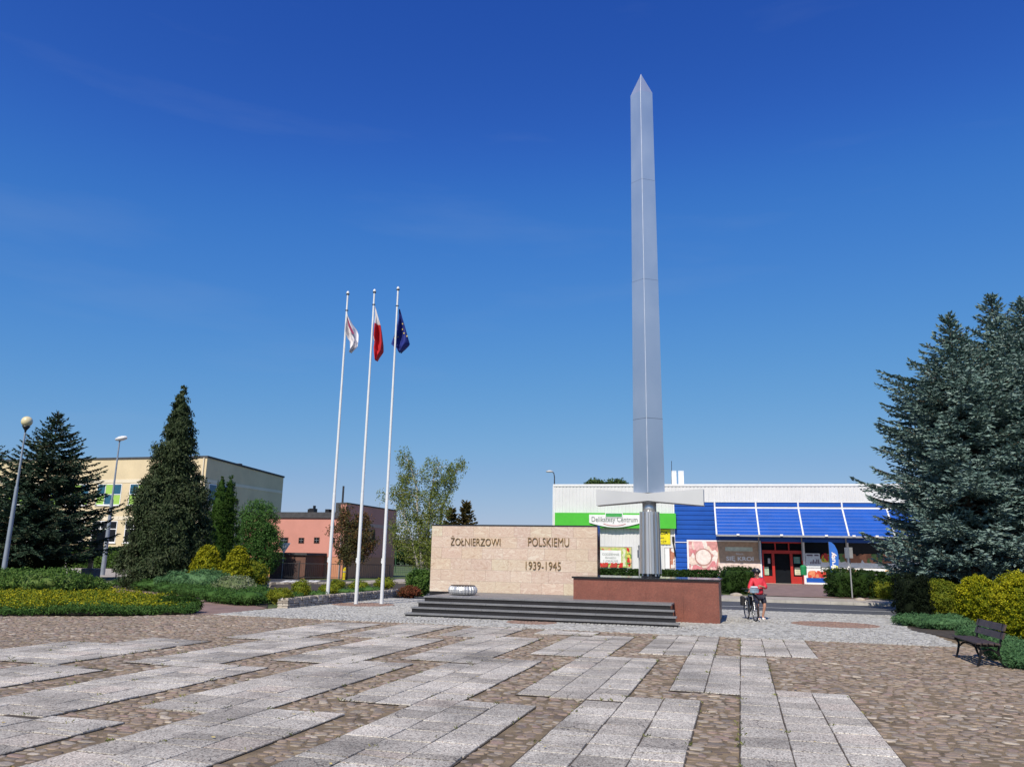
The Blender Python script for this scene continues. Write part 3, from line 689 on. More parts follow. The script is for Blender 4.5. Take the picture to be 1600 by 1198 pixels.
    if fk == 'white':
        mb = MB(); cp = [(544.6,498),(546.5,504),(549,511),(552,517),(555,523.5),(552.5,524),(549,519),(546,512),(544.8,505)]
        pp = [onflag(x, y, -.06) for x, y in cp]; my = min(p.y for p in pp)
        mb.add([(p.x, my, p.z) for p in pp], [tuple(range(len(pp)))]); mb.build('crest', m_crest, f)
    mb = MB(); zz = D(tp[0], y0-3, base.y).z; mb.torus((0,0,zz),.055,.015,(0,0,1),14,6); mb.build('halyard_ring', m_dark, o)

# ================================================================ BUILDINGS
class Plane:
    def __init__(s, p0, ang): s.p = Vector((p0[0], p0[1], 0)); s.a = ang; s.u = Vector((math.cos(ang), math.sin(ang), 0)); s.n = Vector((-math.sin(ang), math.cos(ang), 0))
    def st(s, px, py, t=0.0):
        d = ray(px, py); o = Vector((0,0,EYE)); k = ((s.p+s.n*t-o).dot(s.n))/d.dot(s.n); q = o+d*k
        return (q-s.p).dot(s.u), q.z
m_corr = M('white_sheet_cladding', (.68,.68,.69), .45, var=.05, scale=.6)
m_blue = M('blue_sheet_cladding', (.006,.078,.40), .4, var=.08, scale=.8)
m_green = M('green_fascia', (.07,.48,.035), .4, var=.04)
m_glass = M('dark_glass', (.012,.014,.018), .12, var=.1, spec=.12)
m_red = M('red_painted_frame', (.44,.022,.016), .45, var=.08)
m_frame = M('grey_frame', (.30,.31,.33), .5, var=.1)
m_roofd = M('dark_roof_felt', (.06,.06,.065), .8, var=.2)
def corr(mb, s0, s1, z0, z1, t, pitch, dep=.04, horiz=False):
    """ribbed sheet standing on the facade plane"""
    n = max(1, int(round(((z1-z0) if horiz else (s1-s0))/pitch))); L = ((z1-z0) if horiz else (s1-s0))/n
    pr = []
    for k in range(n): pr += [(k*L, 0), (k*L+L*.62, 0), (k*L+L*.7, dep), (k*L+L*.92, dep)]
    pr.append((n*L, 0))
    for (u0, d0), (u1, d1) in zip(pr, pr[1:]):
        if horiz: mb.add([(s0,t+d0,z0+u0),(s1,t+d0,z0+u0),(s1,t+d1,z0+u1),(s0,t+d1,z0+u1)], [(0,1,2,3)])
        else: mb.add([(s0+u0,t+d0,z0),(s0+u1,t+d1,z0),(s0+u1,t+d1,z1),(s0+u0,t+d0,z1)], [(0,1,2,3)])
SP = Plane((24.5, 71), math.atan(-.22)); st = SP.st
shop = thing('supermarket', 'wide white and blue metal clad supermarket behind the sword with a slanted blue awning', 'shop', (24.5,71,.0), SP.a)
sL, zT = st(865,757); sR = st(1600,762)[0]+8; zG = .12; sB = st(1053,800)[0]; zBt = st(1055,782.5)[1]
sP0, zP0 = st(1073,843); sP1, zP1 = st(1191,901)
mb = MB(); mb.box(sL+.02,sR,.6,32,0,zT-.1); mb.box(sL+.02,sP0+2.8,.06,.599,0,zT-.1); mb.box(sP0+2.801,sR,.06,.599,zBt-.5,zT-.1); mb.build('building_core', m_corr, shop)
mb = MB(); corr(mb, sL, sB, zG, zBt, .0,   .33, .032); corr(mb, sL, sR, zBt+.002, zT-.15, .0, .33, .032); mb.build('white_wall', m_corr, shop)
mb = MB(); mb.box(sL-.05,sR,-.06,.2,zT-.15,zT+.04); mb.box(sL-.07,sL+.02,-.05,32,zG,zT-.16); mb.build('roof_edge', m_white, shop)
sD0 = st(1191,880)[0]; sW0 = st(1256,880)[0]; zAt = st(1120,793)[1]; zAb = st(1200,838)[1]
mb = MB(); corr(mb, sB+.01, sP0+2.9, zG, zBt-.01, -.03, .42, .05, True)
zhead = st(1200,846)[1]
corr(mb, sP0+2.91, sR, zhead, zBt-.01, -.03, .42, .05, True)
corr(mb, sP0+2.91, sD0, zG, zhead-.01, -.03, .42, .05, True); mb.build('blue_wall', m_blue, shop)
mb = MB(); mb.box(sB-.05,sB+.04,-.06,0,zG,zBt); s0, z0 = st(1056,846); mb.box(sB+.05,sP0,-.05,-.035,z0-.06,z0); mb.box(sB,sR,-.05,-.031,zBt-.09,zBt); mb.build('trim', m_white, shop)
# green fascia and shop sign
g0, gz1 = st(867,800.5,-.5); g1, gz0 = st(1056.5,825.5,-.5)
mb = MB(); mb.box(g0,g1,-.5,-.07,gz0,gz1); mb.build('fascia', m_green, shop)
a0, az1 = st(920.5,803.5,-.62); a1, az0 = st(1000.5,824,-.62)
sg = MB(); poly = [(a0,az1),(a1,az1),(a1,az0+(az1-az0)*.35)]+[(a0+(a1-a0)*(1-k/14), az0+(az1-az0)*(.35-.35*math.sin(PI*k/14))) for k in range(1,14)]+[(a0,az0+(az1-az0)*.35)]
n = len(poly); sg.add([(x,-.62,z) for x,z in poly]+[(x,-.505,z) for x,z in poly], [tuple(range(n-1,-1,-1))]+[(i,(i+1)%n,n+(i+1)%n,n+i) for i in range(n)])
sgo = sg.build('shop_sign', m_white, shop)
m_signgrey = M('grey_lettering', (.22,.25,.24), .6); m_signred = M('red_smile', (.5,.12,.12), .6)
text_mesh('Delikatesy Centrum', (a1-a0)*.9, (az1-az0)*.52, .01, m_signgrey, sgo, ((a0+a1)/2, -.635, az1-(az1-az0)*.43), weight=.006)
mb = MB(); mb.tube([((a0+a1)/2+1.15*math.sin(q), -.632, az0+(az1-az0)*(.42)-.33*math.cos(q)) for q in [x*.12 for x in range(-9,10)]], .03, 5); mb.build('smile_line', m_signred, sgo)
t0, tz1 = st(945.5,800.5,-.66); t1, tz0 = st(973,808,-.66)
mb = MB(); mb.box(t0,t1,-.68,-.625,tz0,tz1); tg = mb.build('tag_plate', m_white, sgo); mb = MB(); mb.box(t0+.06,t1-.06,-.69,-.681,tz0+.05,tz1-.06); mb.build('tag_face', M('tag_green',(.05,.35,.08),.5), sgo)

# posters: flat prints with coloured fields
def blobs(name, parent, s0, s1, z0, z1, t, cols, n, rmin, rmax, seed=1, region=None):
    rg = random.Random(seed); mb = MB(); 
    for k in range(n):
        r_ = rg.uniform(rmin, rmax); cx = rg.uniform(s0+r_*.6, s1-r_*.6); cz = rg.uniform(z0+r_*.6, z1-r_*.6); m_ = rg.randrange(len(cols)); q = 11; ph = rg.random()*6; st_ = rg.uniform(.6,1.3)
        pts = []
        for i in range(q):
            a = 2*PI*i/q; rr = r_*(1+.18*math.sin(3*a+ph)); pts.append((min(s1,max(s0,cx+rr*st_*math.cos(a))), t-.0015*(k+1), min(z1,max(z0,cz+rr*math.sin(a)/st_))))
        mb.cur = m_; mb.add(pts, [tuple(range(q))])
    return mb.build(name, cols, parent)
def PM(n, c): return M('print_'+n, c, .5, var=.15, scale=4)
pk = [PM('pink',(.62,.22,.24)), PM('rose',(.72,.42,.42)), PM('cream',(.74,.60,.52)), PM('ham',(.60,.28,.27)), PM('pale',(.78,.70,.66))]
mb = MB(); mb.box(sP0,sP1,-.16,-.08,zP1,zP0); ps = mb.build('meat_poster', m_white, shop); ps['label'] = 'large poster with pink sliced meats on the left and a tan right half'
mid = sP0+(sP1-sP0)*.42
mb = MB(); mb.box(sP0+.15,mid,-.17,-.161,zP1+.1,zP0-.12); mb.build('print_field', pk[3], ps)
blobs('meat_picture', ps, sP0+.15, mid, zP1+.1, zP0-.12, -.172, pk, 46, .18, .55, 5)
pc = MB(); cx, cz = st(1099,870)
for r_, m_, tt in ((.78,0,-.25),(.66,1,-.254)):
    pc.cur = m_; pc.add([(cx+r_*math.cos(2*PI*k/28), tt, cz+r_*math.sin(2*PI*k/28)) for k in range(28)], [tuple(range(28))])
pc.build('plate_picture', [PM('platerim',(.45,.25,.22)), PM('plate',(.78,.68,.64))], ps)
zm = st(1150,877)[1]
mb = MB(); mb.box(mid,sP1-.12,-.17,-.161,zP1+.1,zP0-.12); mb.build('print_field', PM('tan',(.42,.29,.20)), ps)
mb = MB(); mb.box(mid,sP1-.12,-.176,-.171,zP1+.1,zm-.1)
mb.build('print_field', PM('pinkcream',(.74,.60,.54)), ps)
b0, bz1 = st(1133,854,-.17); b1, bz0 = st(1176,861,-.17); mb = MB(); mb.box(b0,b1,-.18,-.171,bz0,bz1); mb.build('print_band', PM('palegreen',(.52,.58,.50)), ps)
text_mesh('SIĘ KROI', 2.35, .48, .004, m_white, ps, ((b0+b1)/2+.05, -.184, zm+.22), weight=.02)
text_mesh('Niech', .6, .16, .004, m_white, ps, ((b0+b1)/2+.05, -.184, zm+.68))
mb = MB()
for k in range(5): mb.box(b0+.15+random.random()*.3,b1-random.random()*.6,-.182,-.178,zm-.35-k*.2,zm-.31-k*.2)
mb.build('print_lines', PM('printline',(.45,.30,.28)), ps)
# fruit poster, snack poster, yellow notice on the white wall
def poster(name, lab, px0, py0, px1, py1, base, t=-.1, fr=m_frame):
    s0, z1 = st(px0, py0); s1, z0 = st(px1, py1); mb = MB(); mb.box(s0,s1,t,-.01,z0,z1); o = mb.build(name, fr, shop); o['label'] = lab
    mb = MB(); mb.box(s0+.06,s1-.06,t-.01,t-.001,z0+.06,z1-.06); mb.build('print_field', base, o); return o, s0, s1, z0, z1
o, s0, s1, z0, z1 = poster('fruit_poster', 'poster with fruit and vegetables round a white text panel', 932,853,988,888, PM('fruitbg',(.55,.52,.22)))
blobs('fruit_picture', o, s0+.06, s1-.06, z0+.06, z1-.06, -.112, [PM('tomato',(.6,.03,.02)),PM('leaf',(.12,.3,.04)),PM('lemon',(.72,.6,.12)),PM('lime',(.4,.55,.12)),PM('peach',(.75,.4,.2))], 60, .1, .3, 8)
q = s0+(s1-s0)*.70; mb = MB(); mb.box(s0+.15,q,-.22,-.205,z0+.45,z1-.35); mb.build('text_panel', m_white, o)
mb = MB(); mb.box(q+.03,q+.5,-.22,-.205,z0+.1,z1-.1); lg = mb.build('print_band', PM('limeband',(.42,.55,.14)), o)
blobs('fruit_picture', o, s0+.1, s1-.5, z0+.08, z0+.5, -.222, [PM('tomato2',(.62,.025,.02)),PM('tomato3',(.5,.05,.03))], 12, .12, .22, 4)
blobs('jar_picture', o, q+.1, q+.42, z0+.15, z1-.2, -.222, [PM('jar',(.7,.7,.5))], 12, .1, .16, 4)
for k, tx in enumerate(('CODZIENNIE','ŚWIEŻO','I LOKALNIE')):
    text_mesh(tx, (1.55,1.0,1.35)[k], .2, .004, m_signgrey, o, ((s0+q)/2+.18, -.226, z1-.72-k*.3), weight=.01)
o, s0, s1, z0, z1 = poster('snack_poster', 'narrow poster with rows of white bowls on brown, right of the sword grip', 1038,855,1055.5,889, PM('brown',(.35,.12,.07)))
blobs('bowl_picture', o, s0+.55, s1-.06, z0+.08, z1-.06, -.112, [PM('bowl',(.75,.7,.66)),PM('terr',(.5,.2,.12))], 16, .13, .2, 3)
mb = MB(); mb.box(s0+.06,s0+.45,-.13,-.111,z0+.06,z1-.06); mb.build('text_panel', m_white, o)
o, s0, s1, z0, z1 = poster('yellow_notice', 'yellow notice with black words, right of the sword grip', 1027,826.5,1047.5,850, PM('yellow',(.80,.68,.01)), fr=PM('yellowedge',(.80,.68,.01)))
text_mesh('ECIA', .95, .3, .004, m_black, o, (s1-.65,-.116,z1-.33), weight=.02); text_mesh('wi', .35, .18, .004, m_black, o, (s1-.75,-.116,z1-.78)); text_mesh('cje', .5, .22, .004, m_black, o, (s1-.6,-.116,z0+.25))
o, z_ = st(1047,832)[0], 0
mb = MB(); s0, z1 = st(1050,838); s1, z0 = st(1054,846); mb.box(s0,s1,-.2,-.02,z0,z1); mb.tube([((s0+s1)/2,-.12,z0),((s0+s1)/2+.15,-.12,z0-1.3)],.07,8); mb.build('wall_lamp', m_black, shop)
# shop front under the awning
mb = MB(); s9 = sR; zf0 = zG+.1
mb.box(sW0+.05,s9,.1,.12,zf0+.9,zhead); mb.build('display_window', m_glass, shop)
for px in (1256,1325,1394,1463,1532):
    mb = MB(); s0 = st(px,870)[0]; mb.box(s0-.09,s0+.09,-.12,.09,zG,zhead); mb.build('white_mullion', m_white, shop)
zk1 = st(1270,886)[1]; zk0 = st(1270,902.5)[1]; zl0 = st(1270,909.5)[1]
mb = MB(); mb.box(sW0+.1,s9,-.05,.09,zk0,zk1); stp = mb.build('food_banner', m_white, shop); stp['label'] = 'long white banner with tomatoes and bread under the shop windows'
ta, tb = st(1262,895)[0], st(1296,895)[0]
blobs('tomato_picture', stp, ta, tb, zk0+.02, zk0+.62, -.055, [PM('tom4',(.62,.06,.03)),PM('tom5',(.5,.03,.02)),PM('tom6',(.7,.25,.12))], 26, .14, .26, 9)
for (p0, p1, cc) in ((1319,1338,[PM('bk1',(.65,.35,.2)),PM('bk2',(.35,.05,.08))]),(1382,1396,[PM('br1',(.7,.42,.15)),PM('br2',(.75,.5,.25))])):
    blobs('food_picture', stp, st(p0,890)[0], st(p1,890)[0], zk0+.05, zk1-.1, -.055, cc, 14, .12, .32, p0)
text_mesh('PIECZYWO', 1.25, .16, .003, m_signgrey, stp, (st(1361,892)[0], -.06, st(1361,892)[1]))
mb = MB(); mb.box(sW0+.1,s9,-.04,.09,zl0,zk0-.01); mb.build('blue_plinth', m_blue, shop)
mb = MB(); mb.box(sW0-.05,s9,-.1,.09,zG,zl0-.01); mb.build('white_plinth', m_white, shop)
zv1, zv0 = st(1285,864)[1], st(1285,885.5)[1]
o = MB(); o.box(st(1281,870)[0],s9,.05,.09,zv0,st(1285,873)[1]); o = o.build('window_banner', M('print_white', (.72,.72,.74), .5), shop)
blobs('vegetable_picture', o, st(1281,870)[0], st(1310,870)[0], st(1285,878)[1], zv1, .045, [PM('pepper',(.7,.5,.02)),PM('chili',(.5,.03,.02)),PM('herb',(.1,.3,.05))], 26, .12, .34, 31)
blobs('vegetable_picture', o, st(1311,870)[0], st(1400,870)[0], st(1285,878)[1], zv1, .045, [PM('veg1',(.3,.12,.06)),PM('veg2',(.12,.22,.06)),PM('veg3',(.5,.2,.1))], 40, .15, .4, 33)
s0, z1 = st(1258,864); s1, z0 = st(1282,887); mb = MB(); mb.box(s0,s1,-.09,.04,z0,z1); o = mb.build('notice_board', PM('palegrey',(.62,.66,.70)), shop)
mb = MB(); mb.box(s0+.1,s0+.6,-.1,-.091,z1-.22,z1-.1); mb.box(s0+.75,s1-.1,-.1,-.091,z1-.22,z1-.1)
for k in range(7): mb.box(s0+.35+k*.13,s0+.43+k*.13,-.1,-.091,z0+.35,z0+.45+random.random()*.3)
mb.build('print_lines', PM('darkprint',(.12,.08,.12)), o)
# entrance
d0, d1 = st(1191.5,880)[0], st(1255.5,880)[0]; zh = st(1220,862)[1]
o0, o1 = st(1211,890)[0], st(1235.5,890)[0]; 
mb = MB(); mb.box(d0,d1,.3,.34,zG,zhead); dk = mb.build('entrance', m_glass, shop)
mb = MB()
mb.box(d0,d1,-.02,.28,zh-.14,zh+.14); mb.box(d0,d0+.12,-.02,.28,zG,zh-.141); mb.box(d1-.12,d1,-.02,.28,zG,zh-.141); mb.box(o0-.22,o0,-.03,.28,zG,zh-.141); mb.box(o1,o1+.22,-.03,.28,zG,zh-.141)
zk = st(1200,899.5)[1]; mb.box(d0+.121,o0-.221,.0,.27,zG,zk); mb.box(o1+.221,d1-.121,.0,.27,zG,zk); mb.box(d0,d1,.0,.1,zhead-.12,zhead)
for k in (1,2): x_ = d0+(d1-d0)*k/3; mb.box(x_-.05,x_+.05,.05,.27,zh+.141,zhead-.121)
mb.build('door_frame', m_red, dk)
mb = MB(); mb.box(o0+.02,(o0+o1)/2-.03,.35,.38,zG,zh-.15); mb.box((o0+o1)/2+.03,o1-.02,.35,.38,zG,zh-.15); mb.build('door_leaf', m_glass, dk)
for nm, a_, b_, c_, d_, cc in (('green', 1192.5,885,1202,898,(.45,.62,.45)),('teal',1240.5,869.5,1251,880,(.10,.30,.28)),('cream',1242,886,1253,898,(.72,.68,.50)),('small',1200,872,1204,880,(.5,.5,.55))):
    s0, z1 = st(a_,b_,-.0); s1, z0 = st(c_,d_,-.0); mb = MB(); mb.box(s0,s1,.22,.29,z0,z1); pn = mb.build('door_notice', PM(nm,cc), dk)
    mb = MB()
    for k in range(3): mb.box(s0+.08,s1-.08,.21,.219,z0+.1+k*.17,z0+.15+k*.17)
    mb.build('print_lines', PM(nm+'l',(.25,.35,.25)), pn)
# awning: slanted blue panels between white rafters
AT = -2.3
tops = [1117,1182,1249,1318.5,1388.5,1458,1528,1598]; bots = [1119.5,1185.5,1253.5,1323.5,1395,1466,1538,1610]
zA1 = st(1200,793.5,-.1)[1]; zA0 = st(1200,836,AT)[1]
xs = [st(p,815,-1.2)[0] for p in [ (a+b)/2 for a, b in zip(tops, bots)]]
awo = MB()
for k in range(len(xs)-1):
    nb = 8
    for i in range(nb):
        f0, f1 = i/nb, (i+1)/nb; fm = f1-.22/nb*1.0
        def pt(x, f, dd=0): return (x, -.12+(AT+.12)*f-dd*.6, zA1+(zA0-zA1)*f-dd*.3)
        awo.add([pt(xs[k]+.08,f0),pt(xs[k+1]-.08,f0),pt(xs[k+1]-.08,fm,.05),pt(xs[k]+.08,fm,.05)],[(0,3,2,1)])
        awo.add([pt(xs[k]+.08,fm,.05),pt(xs[k+1]-.08,fm,.05),pt(xs[k+1]-.08,f1),pt(xs[k]+.08,f1)],[(0,3,2,1)])
    awo.add([pt(xs[k]+.08,0,-.1),pt(xs[k+1]-.08,0,-.1),pt(xs[k+1]-.08,1,-.1),pt(xs[k]+.08,1,-.1)],[(0,1,2,3)])
awn = awo.build('awning', m_blue, shop)
for k, x in enumerate(xs[:-1]):
    mb = MB(); mb.tube([(x,-.1,st(1200,783)[1]),(x,-.14,zA1),(x,AT,zA0)], .075, 6); mb.build('rafter', m_white, awn)
mb = MB(); mb.box(xs[0]-.05,xs[-1],-.17,-.05,zA1-.06,zA1+.09); mb.build('top_rail', m_white, awn)
mb = MB(); mb.box(xs[0]-.05,xs[-1],AT-.08,AT+.06,zA0-.12,zA0+.02); mb.build('gutter', m_frame, awn)
for k in range(len(xs)-1):
    for f in ((.5,) if k < 3 else (.1,.6)):
        mb = MB(); x = xs[k]+(xs[k+1]-xs[k])*f; mb.box(x-.12,x+.12,AT-.2,AT-.09,zA0-.05,zA0+.1); mb.build('lamp', m_white, awn)
mb = MB(); mb.box(xs[0],xs[-1],AT+.1,-.1,zA0-.08,zA0-.04); mb.build('awning_soffit', M('soffit_grey',(.2,.21,.24),.7), awn)
for x in xs[1:5]:
    mb = MB(); mb.box(x+.05,x+.14,-.32,-.2,zG+2.0,zA0-.1); mb.build('downpipe', m_frame, shop)
# roof vents and mast
for k, (p0, p1) in enumerate(((1049.5,1057),(1060,1068.5))):
    s0 = st(p0,745,4)[0]; s1 = st(p1,745,4)[0]; z1 = st(p0,735,4)[1]; mb = MB()
    for i in range(4): mb.box(s0+(s1-s0)*i/4+.02,s0+(s1-s0)*(i+1)/4-.02,4,4.5,zT-.2,z1)
    mb.box(s0,s1,4.03,4.45,zT-.2,z1-.15); mb.build('roof_vent', m_white, shop)
mb = MB(); s0 = st(1049,745,5)[0]; mb.tube([(s0,5,zT-.2),(s0+.06,5,st(1050,720,5)[1])], .03, 5); mb.build('mast', m_dark, shop)
mb = MB()
for px in (1193,1300,1342): s0 = st(px,758,5)[0]; mb.lathe([(.9,0),(.9,.3),(.4,.55),(0,.6)],14,(s0,5,zT-.15))
mb.build('roof_dome', M('dome_grey',(.35,.36,.38),.5), shop)

# feather flag, bin, sign post, road sign
P = G(1303,906,.14); P = D(1303,900,66); P.z = .14
ff = thing('feather_flag', 'tall blue feather flag with white lettering beside the shop entrance', 'advertising flag', (P.x,P.y,.14), SP.a)
zz = lambda py: D(1303,py,66).z-.14; xx = lambda px, py: (D(px,py,66).x-P.x)
outl = [(1294.8,846),(1299,847),(1303.5,851),(1307.5,859),(1309.5,868),(1309.8,880),(1309,890),(1308.5,899),(1298,897),(1297,880),(1296,862)]
mb = MB(); pts = [(xx(a,b), 0, zz(b)) for a, b in outl]; n = len(pts)
mb.add([(x,-.02,z) for x,y,z in pts]+[(x,.02,z) for x,y,z in pts], [tuple(range(n)), tuple(range(2*n-1,n-1,-1))]+[(i,(i+1)%n,n+(i+1)%n,n+i) for i in range(n)])
mb.build('sail', M('sail_blue',(.02,.13,.50),.6,var=.1), ff)
text_mesh('fruty', 1.35, .48, .005, m_white, ff, (xx(1302.5,875),-.035,zz(875)), weight=.03, rot=PI/2)
blobs('fruit_picture', ff, xx(1299,888), xx(1309,888), zz(893), zz(881), -.03, [PM('ff1',(.7,.7,.2)),PM('ff2',(.3,.5,.2))], 6, .12, .22, 12)
blobs('swirl_picture', ff, xx(1299,868), xx(1305,868), zz(870), zz(862), -.03, [PM('ff3',(.7,.4,.35))], 4, .08, .14, 12)
mb = MB(); mb.tube([(xx(1298,899),.03,0),(xx(1296.5,870),.03,zz(870)),(xx(1294.5,846),.03,zz(846))],.03,6); mb.lathe([(.3,0),(.3,.05)],12,(xx(1298,899),.03,0)); mb.build('pole', m_dark, ff)
P = D(1256,900,68.5)
o = thing('litter_bin', 'small green litter bin hanging right of the red shop door', 'bin', (P.x,P.y,.14), 0)
mb = MB(); mb.lathe([(.20,.75),(.25,.8),(.27,1.45),(.22,1.52),(.1,1.6)],14); mb.build('body', M('bin_green',(.01,.22,.07),.5), o)
mb = MB(); mb.tube([(0,.28,0),(0,.28,1.5)],.04,6); mb.build('post', m_dark, o)
P = G(1332,934.5,.14)
o = thing('sign_post', 'thin grey post with narrow sign beside the clipped bush at the road', 'sign post', P, 0)
zt_ = D(1327,855,P.y).z-.14; mb = MB(); mb.tube([(0,0,0),(0,0,zt_)],.035,8); mb.build('post', m_frame, o)
mb = MB(); mb.box(-.11,.06,-.3,.3,zt_-.55,zt_); mb.build('sign_plate', M('sign_back',(.35,.36,.38),.5,.3), o)
P = D(999,900,46); 
o = thing('traffic_sign', 'thin grey sign post just left of the sword grip beyond the road', 'sign post', (P.x,P.y,.13), 0)
zt_ = D(998,851,46).z-.13; mb = MB(); mb.tube([(0,0,0),(0,0,zt_)],.03,8); mb.build('post', m_frame, o)
mb = MB(); mb.tube([(-.02,-.04,zt_-.05),(.08,.04,zt_-.5)],.05,6); mb.box(-.05,.13,-.25,.25,zt_-.72,zt_-.28); mb.build('sign_plate', M('sign_back2',(.25,.26,.28),.5,.3), o)

# far street lamp rising behind the shop corner
P = D(866,800,88)
o = thing('street_lamp', 'distant street lamp with a curved arm above the left corner of the shop roof', 'street lamp', (P.x,P.y,0), 0)
zt_ = D(866,745,88).z; mb = MB(); mb.tube([(0,0,0),(0,0,zt_),(-.08,0,zt_+.45),(-.35,0,zt_+.62)],[.1,.06,.05,.05],8); mb.build('pole', m_dark, o)
mb = MB(); mb.lathe([(0,-.12),(.22,-.1),(.28,0),(.1,.12),(0,.14)],12,(0,0,0)); h_ = mb.build('lamp_head', M('lamp_grey',(.5,.5,.5),.4), o, True, (-.55,0,zt_+.62)); h_.scale = (1.6,1,1)

# yellow school building
m_yel = M('cream_yellow_render', (.66,.54,.35), .85, var=.07, scale=.4); m_yel2 = M('pale_cream_render', (.72,.64,.50), .85, var=.04, scale=.4)
m_pgreen = M('green_panel', (.33,.55,.10), .5, var=.05); m_pblue = M('blue_glass_panel', (.02,.10,.17), .15, var=.1)
c0 = D(309,860,92)
YP = Plane((c0.x, c0.y), -TH); yb = thing('school_building', 'two storey cream yellow building with green and blue window panels, behind the conifers', 'building', (c0.x,c0.y,0), -TH)
ys = YP.st; zy = ys(309,715)[1]; L0 = ys(-400,725)[0]
mb = MB(); mb.add([(L0,0,0),(0,0,0),(0,16.5,0),(L0,16.5,0),(L0,0,zy),(0,0,zy),(0,16.5,zy-.7),(L0,16.5,zy-.7)], [(0,1,5,4),(1,2,6,5),(2,3,7,6),(3,0,4,7),(4,5,6,7)])
mb.build('wall', m_yel, yb)
mb = MB()
for e in ((-.08,-.08,L0-.1,.16),):
    mb.add([(L0,-.1,zy),(.1,-.1,zy),(.1,.15,zy),(L0,.15,zy),(L0,-.1,zy+.22),(.1,-.1,zy+.22),(.1,.15,zy+.22),(L0,.15,zy+.22)], [(0,1,5,4),(1,2,6,5),(2,3,7,6),(3,0,4,7),(4,5,6,7),(3,2,1,0)])
mb.add([(-.1,.151,zy),(.1,.151,zy),(.1,16.6,zy-.7),(-.1,16.6,zy-.7),(-.1,.151,zy+.22),(.1,.151,zy+.22),(.1,16.6,zy-.48),(-.1,16.6,zy-.48)], [(0,1,5,4),(1,2,6,5),(2,3,7,6),(3,0,4,7),(4,5,6,7)])
mb.build('roof_edge', m_roofd, yb)
zb1, zb0 = ys(250,748)[1], ys(250,753.5)[1]; zc1, zc0 = ys(175,806)[1], ys(175,812)[1]
mb = MB(); mb.box(L0,.03,-.04,-.003,zb0,zb1); mb.box(.003,.04,-.02,16.4,zb0-.0,zb1-.05); mb.box(L0,.0,-.03,-.003,zc0,zc1); mb.build('white_band', m_yel2, yb)
for k in range(-6, 4):
    x0 = 147.5+51*k; x1 = x0+38.5
    if x0 > 290: continue
    for (py0, py1, up) in ((754.5,788,True),(813.5,847,False)):
        s0, z1 = ys(x0,py0); s1 = ys(x1,py0)[0]; z0 = ys(x0,py1)[1]
        s0 = YP.st(147.5,800)[0]+k*(YP.st(198.5,800)[0]-YP.st(147.5,800)[0]); s1 = s0+ (YP.st(186,800)[0]-YP.st(147.5,800)[0])
        if s1 > -1: continue
        z1 = zb0-.12 if up else zc0-.1; z0 = z1-2.55
        mb = MB(); e = .09
        mb.box(s0,s1,-.05,-.004,z1-e,z1); mb.box(s0,s1,-.05,-.004,z0,z0+e); 
        cols = [s0, s0+(s1-s0)*.34, s0+(s1-s0)*.68, s1]
        for c in cols: mb.box(min(max(c-e/2,s0),s1-e),min(max(c-e/2,s0),s1-e)+e,-.051,-.003,z0+e,z1-e)
        zm = z0+(z1-z0)*(.5 if up else .62); mb.box(s0+e,s1-e,-.052,-.003,zm-e/2,zm+e/2)
        wn = mb.build('window', m_white, yb)
        for ci in range(3):
            for ri in range(2):
                pm = m_pgreen if (up and (ci+ri) % 2 == 0) else (m_pblue if up else m_glass)
                za, zb_ = (z0,zm) if ri == 0 else (zm,z1); mb = MB(); mb.box(cols[ci]+e*.55,cols[ci+1]-e*.55,-.02,-.0035,za+e*.6,zb_-e*.6); mb.build('pane', pm, wn)
        mb = MB(); mb.box(s0-.1,s1+.1,-.14,-.004,z0-.1,z0-.003); mb.build('sill', m_white, wn)
for (q0, q1) in ((.8,2.2),(3.0,4.4)):
    mb = MB(); z1 = zb0-.1; z0 = z1-2.5; mb.box(.004,.05,q0,q1,z0,z1); wn = mb.build('window', m_white, yb); mb = MB(); mb.box(.051,.06,q0+.1,q1-.1,z0+.1,z1-.1); mb.build('pane', m_pblue, wn)
mb = MB(); mb.tube([(-.35,-.12,0),(-.35,-.12,zy)],.07,8); mb.build('downpipe', m_yel2, yb)
mb = MB(); mb.box(-2,-1.2,8,8.6,zy-.4,zy+.3); mb.build('roof_hatch', m_roofd, yb)

# pink building
m_pink = M('salmon_render', (.60,.265,.21), .85, var=.07, scale=.5); m_pink2 = M('orange_render_base', (.55,.25,.15), .85, var=.06, scale=.5)
c1 = D(535.5,880,64); PP = Plane((c1.x,c1.y), -TH); ps_ = PP.st
pb = thing('pink_building', 'salmon pink flat roofed building with small square windows behind the flagpoles', 'building', (c1.x,c1.y,0), -TH)
DP = 9.9; zp = ps_(480,808.5)[1]; zr = ps_(480,799.5)[1]; pL = ps_(380,850)[0]; zs = 6.0; sl = 9.9; zo = ps_(500,869)[1]
mb = MB(); mb.box(pL,0,0,DP,zo,zp); mb.box(-.5,0,.02,sl,zp+.001,zs-.1); mb.build('wall', m_pink, pb)
mb = MB(); mb.box(pL,-.02,.03,sl,0,zo-.001); mb.build('wall_base', m_pink2, pb)
mb = MB(); mb.box(pL,-.53,.25,DP,zp+.002,zr); mb.box(-.52,.06,-.04,sl+.05,zs-.099,zs); mb.build('roof', m_roofd, pb)
mb = MB(); mb.box(.002,.03,.4,sl,4.2,4.5); mb.build('pale_band', M('pale_pink_band',(.55,.36,.30),.85), pb)
